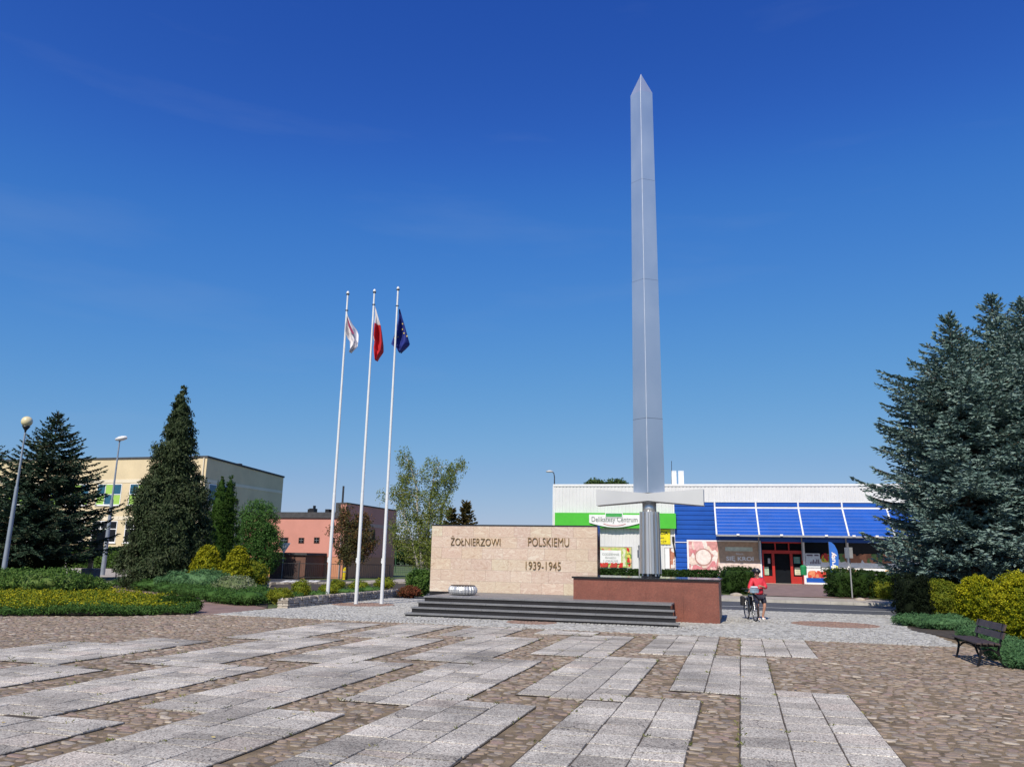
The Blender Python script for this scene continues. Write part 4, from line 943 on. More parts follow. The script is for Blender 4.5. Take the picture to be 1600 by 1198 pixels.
for (a_, b_, c_, d_) in ((467,839.5,475,848.5),(491,839,499,848.5),(517,839,523,848.5),(438,839,450,849.5),(489.5,873,497,893)):
    s0, z1 = ps_(a_,b_); s1, z0 = ps_(c_,d_); mb = MB(); mb.box(s0,s1,-.03,.02,z0,z1); wn = mb.build('window', M('brown_frame',(.12,.05,.035),.6), pb)
    if a_ != 489.5:
        mb = MB(); mb.box(s0+.05,s1-.05,-.04,-.031,z0+.05,z1-.05); mb.build('pane', m_glass, wn); mb = MB(); mb.box((s0+s1)/2-.01,(s0+s1)/2+.01,-.05,-.041,z0+.05,z1-.05); mb.box(s0+.05,s1-.05,-.051,-.0415,(z0+z1)/2,(z0+z1)/2+.02); mb.build('glazing_bar', m_frame, wn)
for q0 in (5.0,7.3):
    mb = MB(); mb.box(.003,.04,q0,q0+.5,2.7,4.0); mb.build('window', m_glass, pb)
mb = MB(); mb.box(.003,.04,2.6,3.7,1.3,1.85); mb.build('window', m_glass, pb)
s0, z1 = ps_(480,793,3); s1, _ = ps_(493,793,3)
mb = MB(); mb.box(s0+.2,s1-.15,3,3.6,zr,z1-.05); mb.box(s0,s0+.2,3.1,3.5,zr,z1-.1); mb.box(s1-.3,s1-.2,3.1,3.4,zr,z1+.2); mb.build('roof_unit', m_black, pb)
s0, z1 = ps_(508,797,3); s1, _ = ps_(514,797,3); mb = MB(); mb.box(s0,s1,3,3.5,zr,z1+.1); mb.build('roof_unit', m_black, pb)
s0, z1 = ps_(525,785,4); s1, _ = ps_(534,785,4); mb = MB(); mb.box(s0,s1,4,4.6,zr,z1); mb.build('chimney', m_roofd, pb)
s0, z1 = ps_(536,759,4.6); mb = MB(); mb.tube([(s0,4.7,zr),(s0,4.7,z1)], .09, 8); mb.build('flue_pipe', m_dark, pb)
mb = MB(); mb.tube([(-.25,-.07,0),(-.25,-.07,zp)],.05,8); mb.build('downpipe', m_frame, pb)
mb = MB(); mb.box(pL,-.01,-.12,-.01,zp-.02,zp+.1); mb.build('gutter', m_roofd, pb)
# lean-to garage
g_ = thing('garage', 'low dark brown shed with a flat roof in front of the pink building', 'garage', (c1.x,c1.y,0), -TH)
s0, z1 = ps_(424,866,-3); s1, _ = ps_(478,866,-3)
mb = MB(); mb.box(s0,s1,-3,-.1,0,z1); mb.build('wall', M('brown_wall',(.15,.075,.055),.85), g_); mb = MB(); mb.box(s0-.1,s1+.15,-3.15,-.05,z1+.002,z1+.18); mb.build('roof', m_roofd, g_)
mb = MB(); mb.box(s0+1.0,s0+2.6,-3.04,-3.001,0.02,z1-.4); mb.build('door', M('brown_door',(.08,.045,.04),.7), g_)
# black railing fence
mb = MB(); A_, B_ = D(418,900,60.5), D(655,905,61.5)
fe = thing('railing_fence', 'low black metal railing running in front of the pink building', 'fence', (A_.x,A_.y,0), math.atan2(B_.y-A_.y,B_.x-A_.x))
Lf = (Vector((B_.x,B_.y,0))-Vector((A_.x,A_.y,0))).length; n = int(Lf/2.0)
for k in range(n+1):
    mb = MB(); mb.box(Lf*k/n-.03,Lf*k/n+.03,-.03,.03,0,1.25); mb.build('post', m_dark, fe)
mb = MB(); mb.box(0,Lf,-.015,.015,1.15,1.19); mb.box(0,Lf,-.015,.015,.15,.19)
for k in range(int(Lf/.14)): mb.box(k*.14+.06,k*.14+.072,-.006,.006,.191,1.149)
mb.build('rails', m_dark, fe)
# tall green mesh fence of the sports field
A_ = D(618,880,90); o = thing('mesh_fence', 'tall thin dark green fence posts at the edge of the grass field', 'fence', (A_.x,A_.y,0), 0)
for k in range(4):
    mb = MB(); mb.tube([(k*2.2,0,0),(k*2.2,0,4.2)],.05,6); mb.build('post', M('green_post',(.02,.08,.03),.6) if k == 0 else bpy.data.materials['green_post'], o)
mb = MB()
for z in (.1,2.1,4.1): mb.box(0,6.6,-.01,.01,z,z+.03)
mb.build('wire', bpy.data.materials['green_post'], o)

# ---------------------------------------------------------------- street furniture on the left
m_lpole = M('galvanised_pole', (.30,.34,.40), .45, .3, var=.1)
P = D(7,884,40); P.z = 0; t = D(41.5,668,40)
o = thing('street_lamp', 'tall grey street lamp with a round cream globe at the far left', 'street lamp', P, 0)
h = t.z; mb = MB(); mb.tube([(0,0,0),(0,0,h*.62)],[.13,.085],14,False); mb.tube([(0,0,h*.62),(0,0,h-.1)],[.06,.045],10,False); mb.build('pole', m_lpole, o, True)
mb = MB(); mb.lathe([(.045,h-.25),(.05,h-.15),(.14,h-.02),(.20,h+.08),(.0,h+.08)],20); mb.build('collar', m_black, o, True)
m_globe = M('cream_globe', (.72,.62,.38), .35, var=.1, scale=2); mb = MB(); mb.lathe([(.27*math.sin(PI*k/14)+.0001, h+.32-.27*math.cos(PI*k/14)) for k in range(0,15)],28); mb.build('globe', m_globe, o, True)
P = D(160,898,62); P.z = 0; t = D(190,688,62)
o = thing('street_lamp', 'tall grey street lamp with a white oval head left of the dark cypress', 'street lamp', P, 0)
h = t.z; mb = MB(); mb.tube([(0,0,0),(0,0,h*.55)],[.17,.12],14,False); mb.tube([(0,0,h*.55),(0,0,h)],[.08,.055],10,False); mb.build('pole', m_lpole, o, True)
mb = MB(); mb.lathe([(.0,-.52),(.14,-.48),(.24,-.2),(.25,.1),(.18,.38),(0,.5)],18); hd = mb.build('lamp_head', M('white_lamp_head',(.75,.75,.77),.35), o, True, (.16,-.05,h+.16)); hd.rotation_euler = (0, R(80), R(-10)); hd.scale = (.75,1,1)
mb = MB(); mb.lathe([(.1,h-.05),(.15,h+.0),(.17,h+.06),(0,h+.08)],14); mb.build('collar', m_black, o)

P = G(139,902); o = thing('wooden_signpost', 'brown wooden post with a dark board on a stone block near the oval lamp', 'signpost', P, -TH)
mb = MB(); mb.cbox(-.45,.62,-.35,.35,0,.62,.04); mb.build('stone_block', M('rough_block',(.24,.19,.16),.9,var=.25,bump=.6), o)
m_wood = M('weathered_wood', (.34,.19,.08), .8, var=.25, scale=6, stretch=(6,6,1)); mb = MB(); mb.add([(-.16,-.1,.61),(.08,-.1,.61),(.08,.1,.61),(-.16,.1,.61),(.0,-.09,3.2),(.2,-.09,3.2),(.2,.09,3.2),(.0,.09,3.2)],[(0,1,5,4),(1,2,6,5),(2,3,7,6),(3,0,4,7),(4,5,6,7)]); mb.build('post', m_wood, o)
mb = MB(); mb.cbox(-.22,.3,-.2,-.101,2.05,2.45,.03); mb.build('carved_block', m_wood, o)
mb = MB(); mb.box(.22,.85,-.04,.04,1.45,3.2); mb.build('board', m_black, o)
for nm, bx, by, tx, ty, lab in (('marker_post',102,889,104,864.5,'short white marker post on the pavement under the left spruce'),('marker_post',143,889,145,868,'short white marker post just right of the wooden signpost')):
    P = G(bx,by); tt = D(tx,ty,P.y); o = tag(MB().tube([(0,0,0),(0,0,tt.z)],[.09,.08],8).build(nm, m_kerb), lab, 'post', 'white marker posts'); o.location = P
P = G(183,902); o = thing('litter_bin', 'dark litter bin on a thin post left of the cypress base', 'bin', P, .2)
mb = MB(); mb.lathe([(.26,.55),(.30,.6),(.32,1.3),(.28,1.35),(.26,.9)],14,(.3,0,0)); mb.build('body', M('bin_dark',(.04,.03,.028),.6), o); mb = MB(); mb.tube([(-.1,0,0),(-.1,0,1.35)],.035,6); mb.build('post', m_dark, o)
P = G(391,893.5); o = thing('gate_pillar', 'pale brick gate pillar with a flat cap between the golden conifer and the road', 'pillar', P, -TH)
s_ = .72; mb = MB()
for k in range(10): mb.cbox(-s_,s_,-s_,s_,k*.145,k*.145+.14,.012)
mb.build('shaft', M('pale_brick',(.48,.38,.31),.85,var=.2,scale=6,bump=.4), o); mb = MB(); mb.cbox(-s_-.15,s_+.15,-s_-.15,s_+.15,1.451,1.6,.03); mb.build('cap', M('brick_cap',(.40,.26,.16),.8), o)
P = G(440,903.5); o = thing('give_way_sign', 'triangular road sign seen from behind on a grey post by the road', 'road sign', P, .3)
tt = D(441,848,P.y).z; mb = MB(); mb.tube([(0,0,0),(0,0,tt)],.035,8); mb.build('post', m_frame, o)
mb = MB(); r_ = .47; tri = [(-r_,tt+.02),(r_,tt+.02),(0,tt-.82)]; mb.add([(x,-.05,z) for x,z in tri]+[(x,-.035,z) for x,z in tri],[(0,2,1),(3,4,5),(0,1,4,3),(1,2,5,4),(2,0,3,5)]); mb.build('plate', M('sign_back3',(.50,.52,.54),.45,.3), o)
P = G(538,905.0); o = thing('gas_marker', 'short bright yellow post in front of the pink building corner', 'post', P, 0)
mb = MB(); mb.lathe([(.15,0),(.15,.85),(.13,.9),(0,.92)],12); mb.build('body', M('yellow_paint',(.72,.55,.01),.5), o); mb = MB(); mb.lathe([(.165,.55),(.165,.62)],12); mb.build('band', m_frame, o)

# ---------------------------------------------------------------- dry stone walls
m_rub = island_mat('rubble_stone', [(.20,.17,.14),(.34,.29,.24),(.45,.39,.32),(.28,.24,.20),(.52,.47,.40)], bump=1.0, bscale=14)
def rubble(name, lab, p0, p1, h, th, seed, zb=0.0):
    rg = random.Random(seed); p0 = Vector((p0[0],p0[1],zb)); p1 = Vector((p1[0],p1[1],zb)); d = p1-p0; L = d.length
    mb = MB(); z = 0
    while z < h-.03:
        rh_ = rg.uniform(.07,.12); x = 0
        while x < L:
            ln = rg.uniform(.12,.34); 
            for side in (0,1):
                o_ = .0 if side == 0 else th*.5; dd = th*.5-.008
                j = lambda s=.014: rg.uniform(-s,s); c = .014
                x0, x1 = x+.005, min(x+ln,L+.05)-.005; y0, y1 = o_+j(), o_+dd+j(); z0, z1 = z, z+rh_-.008+j(.006)
                vs = [(x0+j(),y0+j(),z0),(x1+j(),y0+j(),z0),(x1,y1,z0),(x0,y1,z0),(x0+c+j(),y0+c+j(),z1),(x1-c+j(),y0+c+j(),z1+j()),(x1-c,y1-c,z1+j()),(x0+c,y1-c,z1+j())]
                mb.add(vs,[(0,3,2,1),(4,5,6,7),(0,1,5,4),(1,2,6,5),(2,3,7,6),(3,0,4,7)])
            x += ln
        z += rh_
    o = mb.build(name, m_rub); o.location = p0; o.rotation_euler.z = math.atan2(d.y, d.x); return tag(o, lab, 'wall', 'low stone walls of the planter')
p0 = G(434,950); p1 = G(634,930.5)
# near wall: shaded face towards the square
rubble('stone_wall', 'low dry stone wall along the grey setts, its near end left of the flagpoles', p1, p0, .37, .42, 5)
q0 = G(424,917.5); q1 = G(634,916)
rubble('stone_wall', 'pale low dry stone wall at the back of the planter, beside the road', q0, q1, .30, .4, 6)
kind(tag(sheet('planter_soil', [p0[:2], p1[:2], q1[:2], q0[:2], G(418,930)[:2]], .18, m_soil), '', ''))
bpy.data.objects['planter_soil'].pop('label'); bpy.data.objects['planter_soil'].pop('category')
# boulders by the hedge
for (px, py, sz, lab) in ((1151,930.5,.32,'small pale boulder under the clipped bush left of the woman'),(1343,937.5,.28,'small pale boulder at the foot of the thin sign post'),(1352,931,.45,'light brown boulder right of the clipped bush at the road')):
    P = G(px,py,.12); mb = MB(); vs = []
    mb.lathe([(sz*math.sin(PI*k/9)+.001, sz*.42*(1-math.cos(PI*k/9))/1.0-.1) for k in range(10)], 14)
    mb.v = [tuple(Vector(v)+Vector((noise.noise(Vector(v)*3+Vector((px,0,0))),noise.noise(Vector(v)*3+Vector((0,px,0))),.6*noise.noise(Vector(v)*3)))*sz*.35) for v in mb.v]
    tag(mb.build('boulder', M('boulder_stone',(.42,.36,.29),.9,var=.2,bump=.5), None, True, P), lab, 'boulder')

# ================================================================ VEGETATION
def unit(v): return v/np.maximum(np.linalg.norm(v, axis=-1, keepdims=True), 1e-9)
class SN:
    """cheap smooth noise for arrays of points"""
    def __init__(s, seed, f=1.0, n=10):
        g = np.random.default_rng(seed); s.k = unit(g.normal(size=(n,3)))*f*g.uniform(.6,2.2,(n,1)); s.p = g.uniform(0,6.28,n)
    def __call__(s, p): return np.sin(p@s.k.T+s.p).mean(-1)*1.8
def leaves(p, nrm, ln, wd, g, out=.6, down=0.0, along=None):
    """diamond shaped leaves at p"""
    n = len(p); q = unit(nrm*out+g.normal(size=(n,3))*.6)
    t = g.normal(size=(n,3)) if along is None else along+g.normal(size=(n,3))*.35
    t[:,2] -= down; t = unit(t-q*(t*q).sum(-1, keepdims=True)); b = np.cross(q, t)
    L = ln*g.uniform(.7,1.3,(n,1)); Wd = wd*g.uniform(.7,1.3,(n,1))
    return np.stack([p-t*L*.5, p+b*Wd*.5-t*L*.05, p+t*L*.5, p-b*Wd*.5-t*L*.05], 1)
def clumps(cen, nrm, g, per, rad, ln, wd, squash=.7, down=0.0, out=.6, along=None):
    n = len(cen); c = np.repeat(cen, per, 0); nn = np.repeat(nrm, per, 0); r = np.repeat(np.broadcast_to(np.asarray(rad, dtype=float).reshape(-1,1), (n,1)), per, 0)
    off = unit(g.normal(size=c.shape))*g.uniform(.25,1,(len(c),1))**.6; d = off.copy(); off[:,2] *= squash
    return leaves(c+off*r, unit(nn+d*.8), ln, wd, g, out, down, None if along is None else np.repeat(along, per, 0))
def core_mesh(fn, nu=26, nv=16):
    vs = fn(nu, nv); f = []
    for j in range(nv-1):
        for i in range(nu): a = j*nu+i; b = j*nu+(i+1)%nu; f.append((a, b, b+nu, a+nu))
    return vs, f
def finish(name, label, cat, leafv, m, base, trunk=None, tm=None, group=None, core=None, part='crown'):
    """a plant: leaves (and an inner solid of the same foliage) plus its trunk, world coordinates in"""
    b = np.array([base[0], base[1], base[2]]); V = (leafv-b).reshape(-1,3)
    if core is not None:
        cv, cf = core; cv = np.asarray(cv)-b; F = np.concatenate([np.arange(len(V)).reshape(-1,4), np.asarray(cf)+len(V)]); V = np.concatenate([V, cv]); 
        o = fastmesh(part, V, 4, m, faces=F)
    else: o = fastmesh(part, V, 4, m)
    if trunk is None:
        o.name = name; o.data.name = name; o.location = base; return tag(o, label, cat, group)
    t = thing(name, label, cat, base, 0, group); o.parent = t
    tv = MB(); tv.v = [tuple(np.array(v)-b) for v in trunk.v]; tv.f = trunk.f; tv.mi = trunk.mi; tv.build('trunk', tm, t, True); return t
m_bark = M('brown_bark', (.11,.075,.05), .9, var=.3, scale=5, bump=.8, bscale=20)
m_birch = M('birch_bark', (.52,.49,.44), .8, var=.35, scale=4, stretch=(1,1,3))

def bush(name, label, c, rx, ry, rz, m, seed, ncl=260, per=26, ln=.07, wd=.045, rad=.13, shape='ball', lump=.10, flat=0.0, group=None, cat='shrub', nf=1.6, out=.6, down=0):
    """c: base centre; rounded, boxed or coned bush"""
    g = np.random.default_rng(seed); sn = SN(seed, nf/max(.3, (rx+ry)/2))
    def surf(d, s=1.0):
        d = d.copy()
        if shape == 'box':
            k = 1/np.maximum(np.max(np.abs(d), -1, keepdims=True), 1e-6); k = 1+(k-1)*.82; e = d*k
            q = e*np.array([rx,ry,rz])
        elif shape == 'cone':
            h = (d[:,2:3]+1)/2; w_ = np.sqrt(np.clip(1-h**1.7,0,1))*.9+.12*(1-h); dd = unit(np.concatenate([d[:,:2], np.zeros((len(d),1))],1)); q = np.concatenate([dd[:,:1]*w_*rx, dd[:,1:2]*w_*ry, (h*2-1)*rz],1)
        else: q = d*np.array([rx,ry,rz])
        q = q*(1+lump*sn(q+seed)[:,None])*s; q[:,2] += rz; return q
    d = unit(g.normal(size=(ncl,3)))
    if shape == 'cone': d[:,2] = g.uniform(-1,1,ncl)**1 ; 
    q = surf(d)*1.0; ctr = np.array([0,0,rz]); nr = unit((q-ctr)/np.array([rx,ry,rz])**1.2)
    q = ctr+(q-ctr)*g.uniform(.84,1.07,(ncl,1)); q[:,2] = np.maximum(q[:,2], rad*.4)
    lv = clumps(q+np.array(c), nr, g, per, rad*g.uniform(.6,1.4,ncl), ln, wd, .8, down, out)
    def cf(nu, nv):
        th = np.linspace(0,2*PI,nu,endpoint=False); ph = np.linspace(-.98,.98,nv); A, B = np.meshgrid(th, ph); s_ = np.sqrt(1-B**2)
        dd = np.stack([np.cos(A)*s_, np.sin(A)*s_, B], -1).reshape(-1,3); v = surf(dd, 1.0)
        v = ctr+(v-ctr)*.84; return v+np.array(c)
    cm = core_mesh(cf)
    return finish(name, label, cat, lv, m, c, core=cm, group=group)

def spruce(name, label, base, H, Rm, z0, m, seed, dz=.3, nb=8, seg=.12, tw=.17, nw=.05, lean=(0,0), power=.85, bot=.8, group=None, side=None, prof_=None):
    g = np.random.default_rng(seed); out = []; tr = MB(); base = np.array(base, dtype=float)
    top = base+np.array([lean[0],lean[1],H])
    tr.tube([tuple(base), tuple(base+(top-base)*.5), tuple(top)], [Rm*.055, Rm*.035, .015], 10)
    z = z0; az = 0
    while z < H-.15:
        t = (z-z0)/(H-z0); prof = (1-t)**power*(bot+(1-bot)*min(1,t*5)) if prof_ is None else float(np.interp(1-t, [q[0] for q in prof_], [q[1] for q in prof_])); nbr = max(4, int(nb*(1-t*.45)))
        for k in range(nbr):
            az += 2.399+g.normal()*.2; L = Rm*prof*g.uniform(.70,1.10)*(1+.10*math.sin(z*3.1+seed))+.10+.08*(1-t); fwd = np.array([math.cos(az), math.sin(az), 0])
            if side is not None: L *= 1+side[2]*max(0, fwd[0]*side[0]+fwd[1]*side[1])
            o = base+(top-base)*((z+g.uniform(-.12,.12))/H); up = .30*t**1.2+.5*t**8-.08+g.normal()*.06; lat = np.array([-fwd[1], fwd[0], 0])
            def path(s): return o+fwd*(L*s)[:,None]+np.array([0,0,1])*(L*(up*s-.28*s*(1-t)*(1-s)+.10*s**3))[:,None]
            ss = np.linspace(0,1,5); pp = path(ss); tr.tube([tuple(p) for p in pp], [.012+.016*L*(1-x)*.8 for x in ss], 4, False)
            ntw = max(3, int(L/tw)); s = np.linspace(.16,1.0,ntw); P_ = path(s); T_ = unit(path(np.minimum(s+.02,1.02))-path(s-.02))
            for sd_ in (-1,0,1):
                if sd_ == 0: dirs = T_.copy(); tl = np.full(ntw, tw*1.3); 
                else:
                    dirs = unit(T_*.75+lat*sd_*g.uniform(.7,1.05,(ntw,1))+np.array([0,0,1])*g.uniform(-.32,.06,(ntw,1)))
                    tl = np.minimum(.95, .42*L*(1-s)**.8*(.4+.6*np.minimum(1,s*2.5))+.2)*g.uniform(.7,1.15,ntw)
                for i in range(ntw):
                    ns = max(1, int(tl[i]/seg)); q = (np.arange(ns)+.5)/ns
                    c = P_[i]+dirs[i]*(q*tl[i])[:,None]; c[:,2] -= .12*tl[i]*q**2
                    c = c+g.normal(size=c.shape)*.012
                    for rr in range(2):
                        al = unit(dirs[i]+g.normal(size=(ns,3))*.28); nn = unit(g.normal(size=(ns,3))*.6+np.array([0,0,.9])+fwd*.35); b = unit(np.cross(al, nn))
                        ll = seg*g.uniform(1.0,1.7,(ns,1)); ww = nw*g.uniform(.7,1.3,(ns,1))
                        out.append(np.stack([c-al*ll*.5, c+b*ww-al*ll*.08, c+al*ll*.6, c-b*ww-al*ll*.08],1))
        z += dz*(1-.35*t)*g.uniform(.8,1.2)
    for k in range(30):   # leader shoots
        u = g.uniform(.93,1.0); p = base+(top-base)*u; al = unit(np.array([g.normal()*.5,g.normal()*.5,.9]))[None]; b = unit(np.cross(al, g.normal(size=(1,3)))); l_ = .28*g.uniform(.6,1.2)
        out.append(np.stack([p-al*0, p+al*l_*.3+b*.03, p+al*l_, p+al*l_*.3-b*.03],1).reshape(1,4,3))
    return finish(name, label, 'tree', np.concatenate(out), m, tuple(base), tr, m_bark, group)

def envelope_tree(name, label, Y, trunks, ells, m, tm, seed, ncl, per, rad, ln, wd, depth=.8, branch=.02, thick=.10, squash=.9, down=0.0, core=0.0, group=None, cat='tree'):
    """a broadleaved tree: stems through given points, leaf clumps filling rounded masses, each hung on a twig"""
    g = np.random.default_rng(seed); tr = MB(); nodes = []
    for T in trunks:
        pts = [D(x, y, Y+dy) for x, y, dy in T]
        rs = [thick*(1-.85*i/(len(pts)-1)) for i in range(len(pts))]; tr.tube(pts, rs, 8)
        for a, b in zip(pts, pts[1:]):
            for k in range(6): nodes.append(np.array(a.lerp(b, k/6)))
    base = D(trunks[0][0][0], trunks[0][0][1], Y+trunks[0][0][2]); base.z = min(base.z, 0.0); nodes = np.array(nodes)
    wts = np.array([e[2]*e[3] for e in ells], float); wts /= wts.sum(); cs = []; ns = []
    for _ in range(ncl):
        e = ells[g.choice(len(ells), p=wts)]; d = unit(g.normal(size=3)); r_ = g.uniform(0.35,1)**.5
        c = D(e[0]+d[0]*r_*e[2], e[1]-d[2]*r_*e[3], Y); px = (Y/F_PX); c = np.array(c); c[1] += d[1]*r_*e[2]*px*depth; cs.append(c); ns.append(d)
    cs = np.array(cs); ns = np.array(ns)
    for c in cs[:: 2]:
        dd = np.linalg.norm(nodes-c, axis=1)+np.maximum(0, nodes[:,2]-c[2])*1.5; a = Vector(nodes[dd.argmin()]); b = Vector(c); mid = a.lerp(b,.5)+Vector((0,0,.12*(b-a).length))
        tr.tube([a, mid, b], [branch, branch*.7, branch*.3], 4, False)
    lv = clumps(cs, ns, g, per, rad*g.uniform(.5,1.4,len(cs)), ln, wd, squash, down, .4)
    return finish(name, label, cat, lv, m, tuple(base), tr, tm, group)

L_blue = leafmat('blue_spruce_needles', [(.055,.105,.09),(.12,.19,.168),(.21,.295,.268),(.34,.43,.40)], .6, .06)
L_dark = leafmat('dark_spruce_needles', [(.018,.040,.024),(.032,.062,.038),(.055,.090,.060),(.12,.09,.045)], .6, .06)
L_cyp = leafmat('cypress_sprays', [(.020,.036,.014),(.036,.056,.024),(.060,.080,.038),(.095,.105,.060)], .6, .06)
L_thuja = leafmat('thuja_green', [(.018,.045,.008),(.034,.075,.012),(.055,.10,.018)], .6, .2)
L_gold = leafmat('golden_foliage', [(.06,.10,.008),(.16,.19,.010),(.38,.36,.014),(.62,.55,.03)], .55, .25)
L_gold2 = leafmat('golden_green_conifer', [(.08,.11,.008),(.17,.19,.012),(.30,.29,.014),(.46,.41,.02)], .55, .2)
L_goldg = leafmat('green_gold_foliage', [(.07,.11,.014),(.13,.17,.018),(.24,.25,.022),(.36,.34,.03)], .55, .25)
L_box = leafmat('box_hedge_leaves', [(.016,.038,.010),(.030,.062,.014),(.048,.086,.020)], .5, .2)
L_mid = leafmat('mid_green_leaves', [(.04,.09,.02),(.075,.15,.03),(.12,.20,.045),(.17,.23,.07)], .5, .3)
L_jun = leafmat('juniper_sprays', [(.045,.11,.045),(.085,.18,.075),(.14,.25,.11)], .6, .2)
L_juny = leafmat('juniper_green', [(.035,.085,.02),(.06,.13,.03),(.10,.18,.045)], .6, .2)
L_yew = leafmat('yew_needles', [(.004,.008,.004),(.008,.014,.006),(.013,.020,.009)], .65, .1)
L_flow = leafmat('yellow_flowering_leaves', [(.04,.09,.012),(.09,.14,.014),(.30,.29,.016),(.62,.53,.02)], .55, .2, patch=3)
L_var = leafmat('variegated_leaves', [(.07,.12,.03),(.2,.24,.12),(.5,.5,.38)], .55, .25)
L_birch = leafmat('birch_leaves', [(.07,.11,.022),(.14,.19,.042),(.22,.26,.062),(.34,.31,.08)], .5, .35)
L_rowan = leafmat('rust_green_leaves', [(.045,.055,.022),(.07,.075,.03),(.13,.085,.035),(.24,.07,.03)], .5, .25, patch=.5)
L_wil = leafmat('willow_leaves', [(.045,.11,.025),(.075,.165,.04),(.12,.22,.06)], .5, .3)
L_redl = leafmat('red_brown_leaves', [(.06,.07,.02),(.16,.06,.03),(.28,.07,.04)], .5, .25)
L_larch = leafmat('rusty_conifer_needles', [(.06,.06,.02),(.11,.09,.03),(.17,.11,.04)], .6, .2)
L_far = leafmat('far_tree_leaves', [(.035,.065,.025),(.06,.10,.035),(.09,.13,.045)], .6, .2)

# --- the big blue spruces on the right
b1_ = D(1572,900,34); b1_.z = 0
SP_PROF = [(0,0),(.05,.05),(.12,.15),(.2,.30),(.27,.48),(.34,.74),(.42,.9),(.7,1.0),(1,.98)]
def top_at(px, py, Y):
    t_ = D(px, py, Y); return (t_.x, Y, 0), t_.z
_b, _h = top_at(1592, 468, 33.5)
spruce('blue_spruce', 'blue spruce at the right edge of the photo, rightmost of the three merged spruces', _b, _h, 4.6, 1.9, L_blue, 11, dz=.27, nb=10, tw=.17, seg=.15, nw=.045, prof_=SP_PROF, group='blue spruces on the right')
_b, _h = top_at(1548, 462, 35.5)
spruce('blue_spruce', 'tallest blue spruce, the middle one of the three merged spruces on the right', _b, _h, 4.6, 1.9, L_blue, 15, dz=.27, nb=10, tw=.17, seg=.15, nw=.045, prof_=SP_PROF, group='blue spruces on the right')
spruce('blue_spruce', 'slightly lower blue spruce with long lower boughs reaching left over the shop', (18.6,32,0), 12.3, 3.75, 1.9, L_blue, 12, dz=.27, nb=10, tw=.17, seg=.15, nw=.045, prof_=[(0,0),(.05,.06),(.1,.14),(.2,.30),(.25,.45),(.30,.62),(.38,.86),(.5,.82),(.7,.95),(1,.98)], group='blue spruces on the right')
# --- left trees
p = G(55,890); p = D(57,880,50); p.z = 0
spruce('dark_spruce', 'broad dark green spruce between the globe lamp and the oval lamp', (p.x,50,0), 10.5, 3.95, 1.7, L_dark, 13, dz=.27, nb=9, tw=.17, seg=.16, nw=.05, prof_=[(0,0),(.06,.05),(.12,.16),(.2,.28),(.3,.46),(.42,.66),(.6,.85),(.8,1),(1,.98)])
p = D(-45,880,56); spruce('dark_spruce', 'dark brownish spruce at the left edge of the photo, behind the globe lamp', (p.x,56,0), 8.8, 4.0, 1.2, L_dark, 14, dz=.38, nb=7, tw=.26, seg=.18, nw=.06, power=.5)

def cypress(name, label, base, H, prof, m, seed, ncl, per, rad, ln, wd, down=.9, group=None, lump=.18):
    g = np.random.default_rng(seed); base = np.array(base, float); sn = SN(seed, 1.7); cs = []; ns = []
    hs = np.array([q[0] for q in prof]); rs = np.array([q[1] for q in prof])
    area = np.interp(np.linspace(0,1,200), hs, rs); cdf = np.cumsum(area+.05); cdf /= cdf[-1]
    h = np.interp(g.random(ncl), cdf, np.linspace(0,1,200)); a = g.uniform(0,2*PI,ncl); r_ = np.interp(h, hs, rs)
    d = np.stack([np.cos(a), np.sin(a), np.full(ncl,.25)],1); q = np.stack([np.cos(a)*r_, np.sin(a)*r_, h*H],1)
    k = 1+lump*sn(q*1.0)+g.uniform(-.26,.10,ncl); q[:,:2] *= k[:,None]; q[:,2] += .1*H*.3*g.normal(size=ncl)*.3
    lv = clumps(q+base, unit(d), g, per, rad*g.uniform(.5,1.4,ncl)*np.clip(.4+r_/r_.max(),.4,1), ln, wd, .8, down, .7)
    def cf(nu, nv):
        th = np.linspace(0,2*PI,nu,endpoint=False); hh = np.linspace(.01,.95,nv); A, B = np.meshgrid(th, hh); r2 = np.interp(B, hs, rs)*.66
        v = np.stack([np.cos(A)*r2, np.sin(A)*r2, B*H],-1).reshape(-1,3); kk = 1+lump*sn(v); v[:,:2] *= kk[:,None]; return v+base
    tr = MB(); tr.tube([tuple(base), tuple(base+np.array([0,0,H*.5]))], [.16,.06], 8)
    return finish(name, label, 'tree', lv, m, tuple(base), tr, m_bark, group, core_mesh(cf, 30, 24))
p = G(252,920); hyt = D(272,607,p.y).z
cypress('false_cypress', 'tall dark pointed false cypress with drooping sprays in front of the yellow building', p, hyt, [(0,1.5),(.08,1.8),(.2,1.8),(.35,1.6),(.5,1.25),(.57,.85),(.66,.86),(.72,.6),(.82,.48),(.9,.32),(.96,.18),(1,.04)], L_cyp, 21, 1350, 46, .38, .19, .06, .9, lump=.34)
p1_ = D(332,905,52); p1_.z = 0
cypress('thuja_column', 'left of the twin narrow green thuja columns beside the dark cypress', p1_, D(337,742,52).z, [(0,.7),(.2,.95),(.5,.85),(.75,.6),(.92,.25),(1,.02)], L_thuja, 22, 650, 26, .17, .1, .045, .1, 'twin thuja columns', .08)
p1_ = D(346,905,52.4); p1_.z = 0
cypress('thuja_column', 'right of the twin narrow green thuja columns, nearer the round leafy tree', p1_, D(353,741,52.4).z, [(0,.6),(.2,.8),(.5,.75),(.75,.5),(.92,.22),(1,.02)], L_thuja, 23, 600, 26, .17, .1, .045, .1, 'twin thuja columns', .08)
envelope_tree('round_leafy_tree', 'round mid green leafy tree left of the pink building', 60, [[(402,905,0),(402,870,0),(398,830,0)],[(402,880,0),(415,840,.3)]], [(398,850,36,50),(404,820,32,38),(385,875,24,25),(418,860,24,36),(400,888,26,14)], L_wil, m_bark, 24, 640, 46, .42, .17, .06, down=.5)
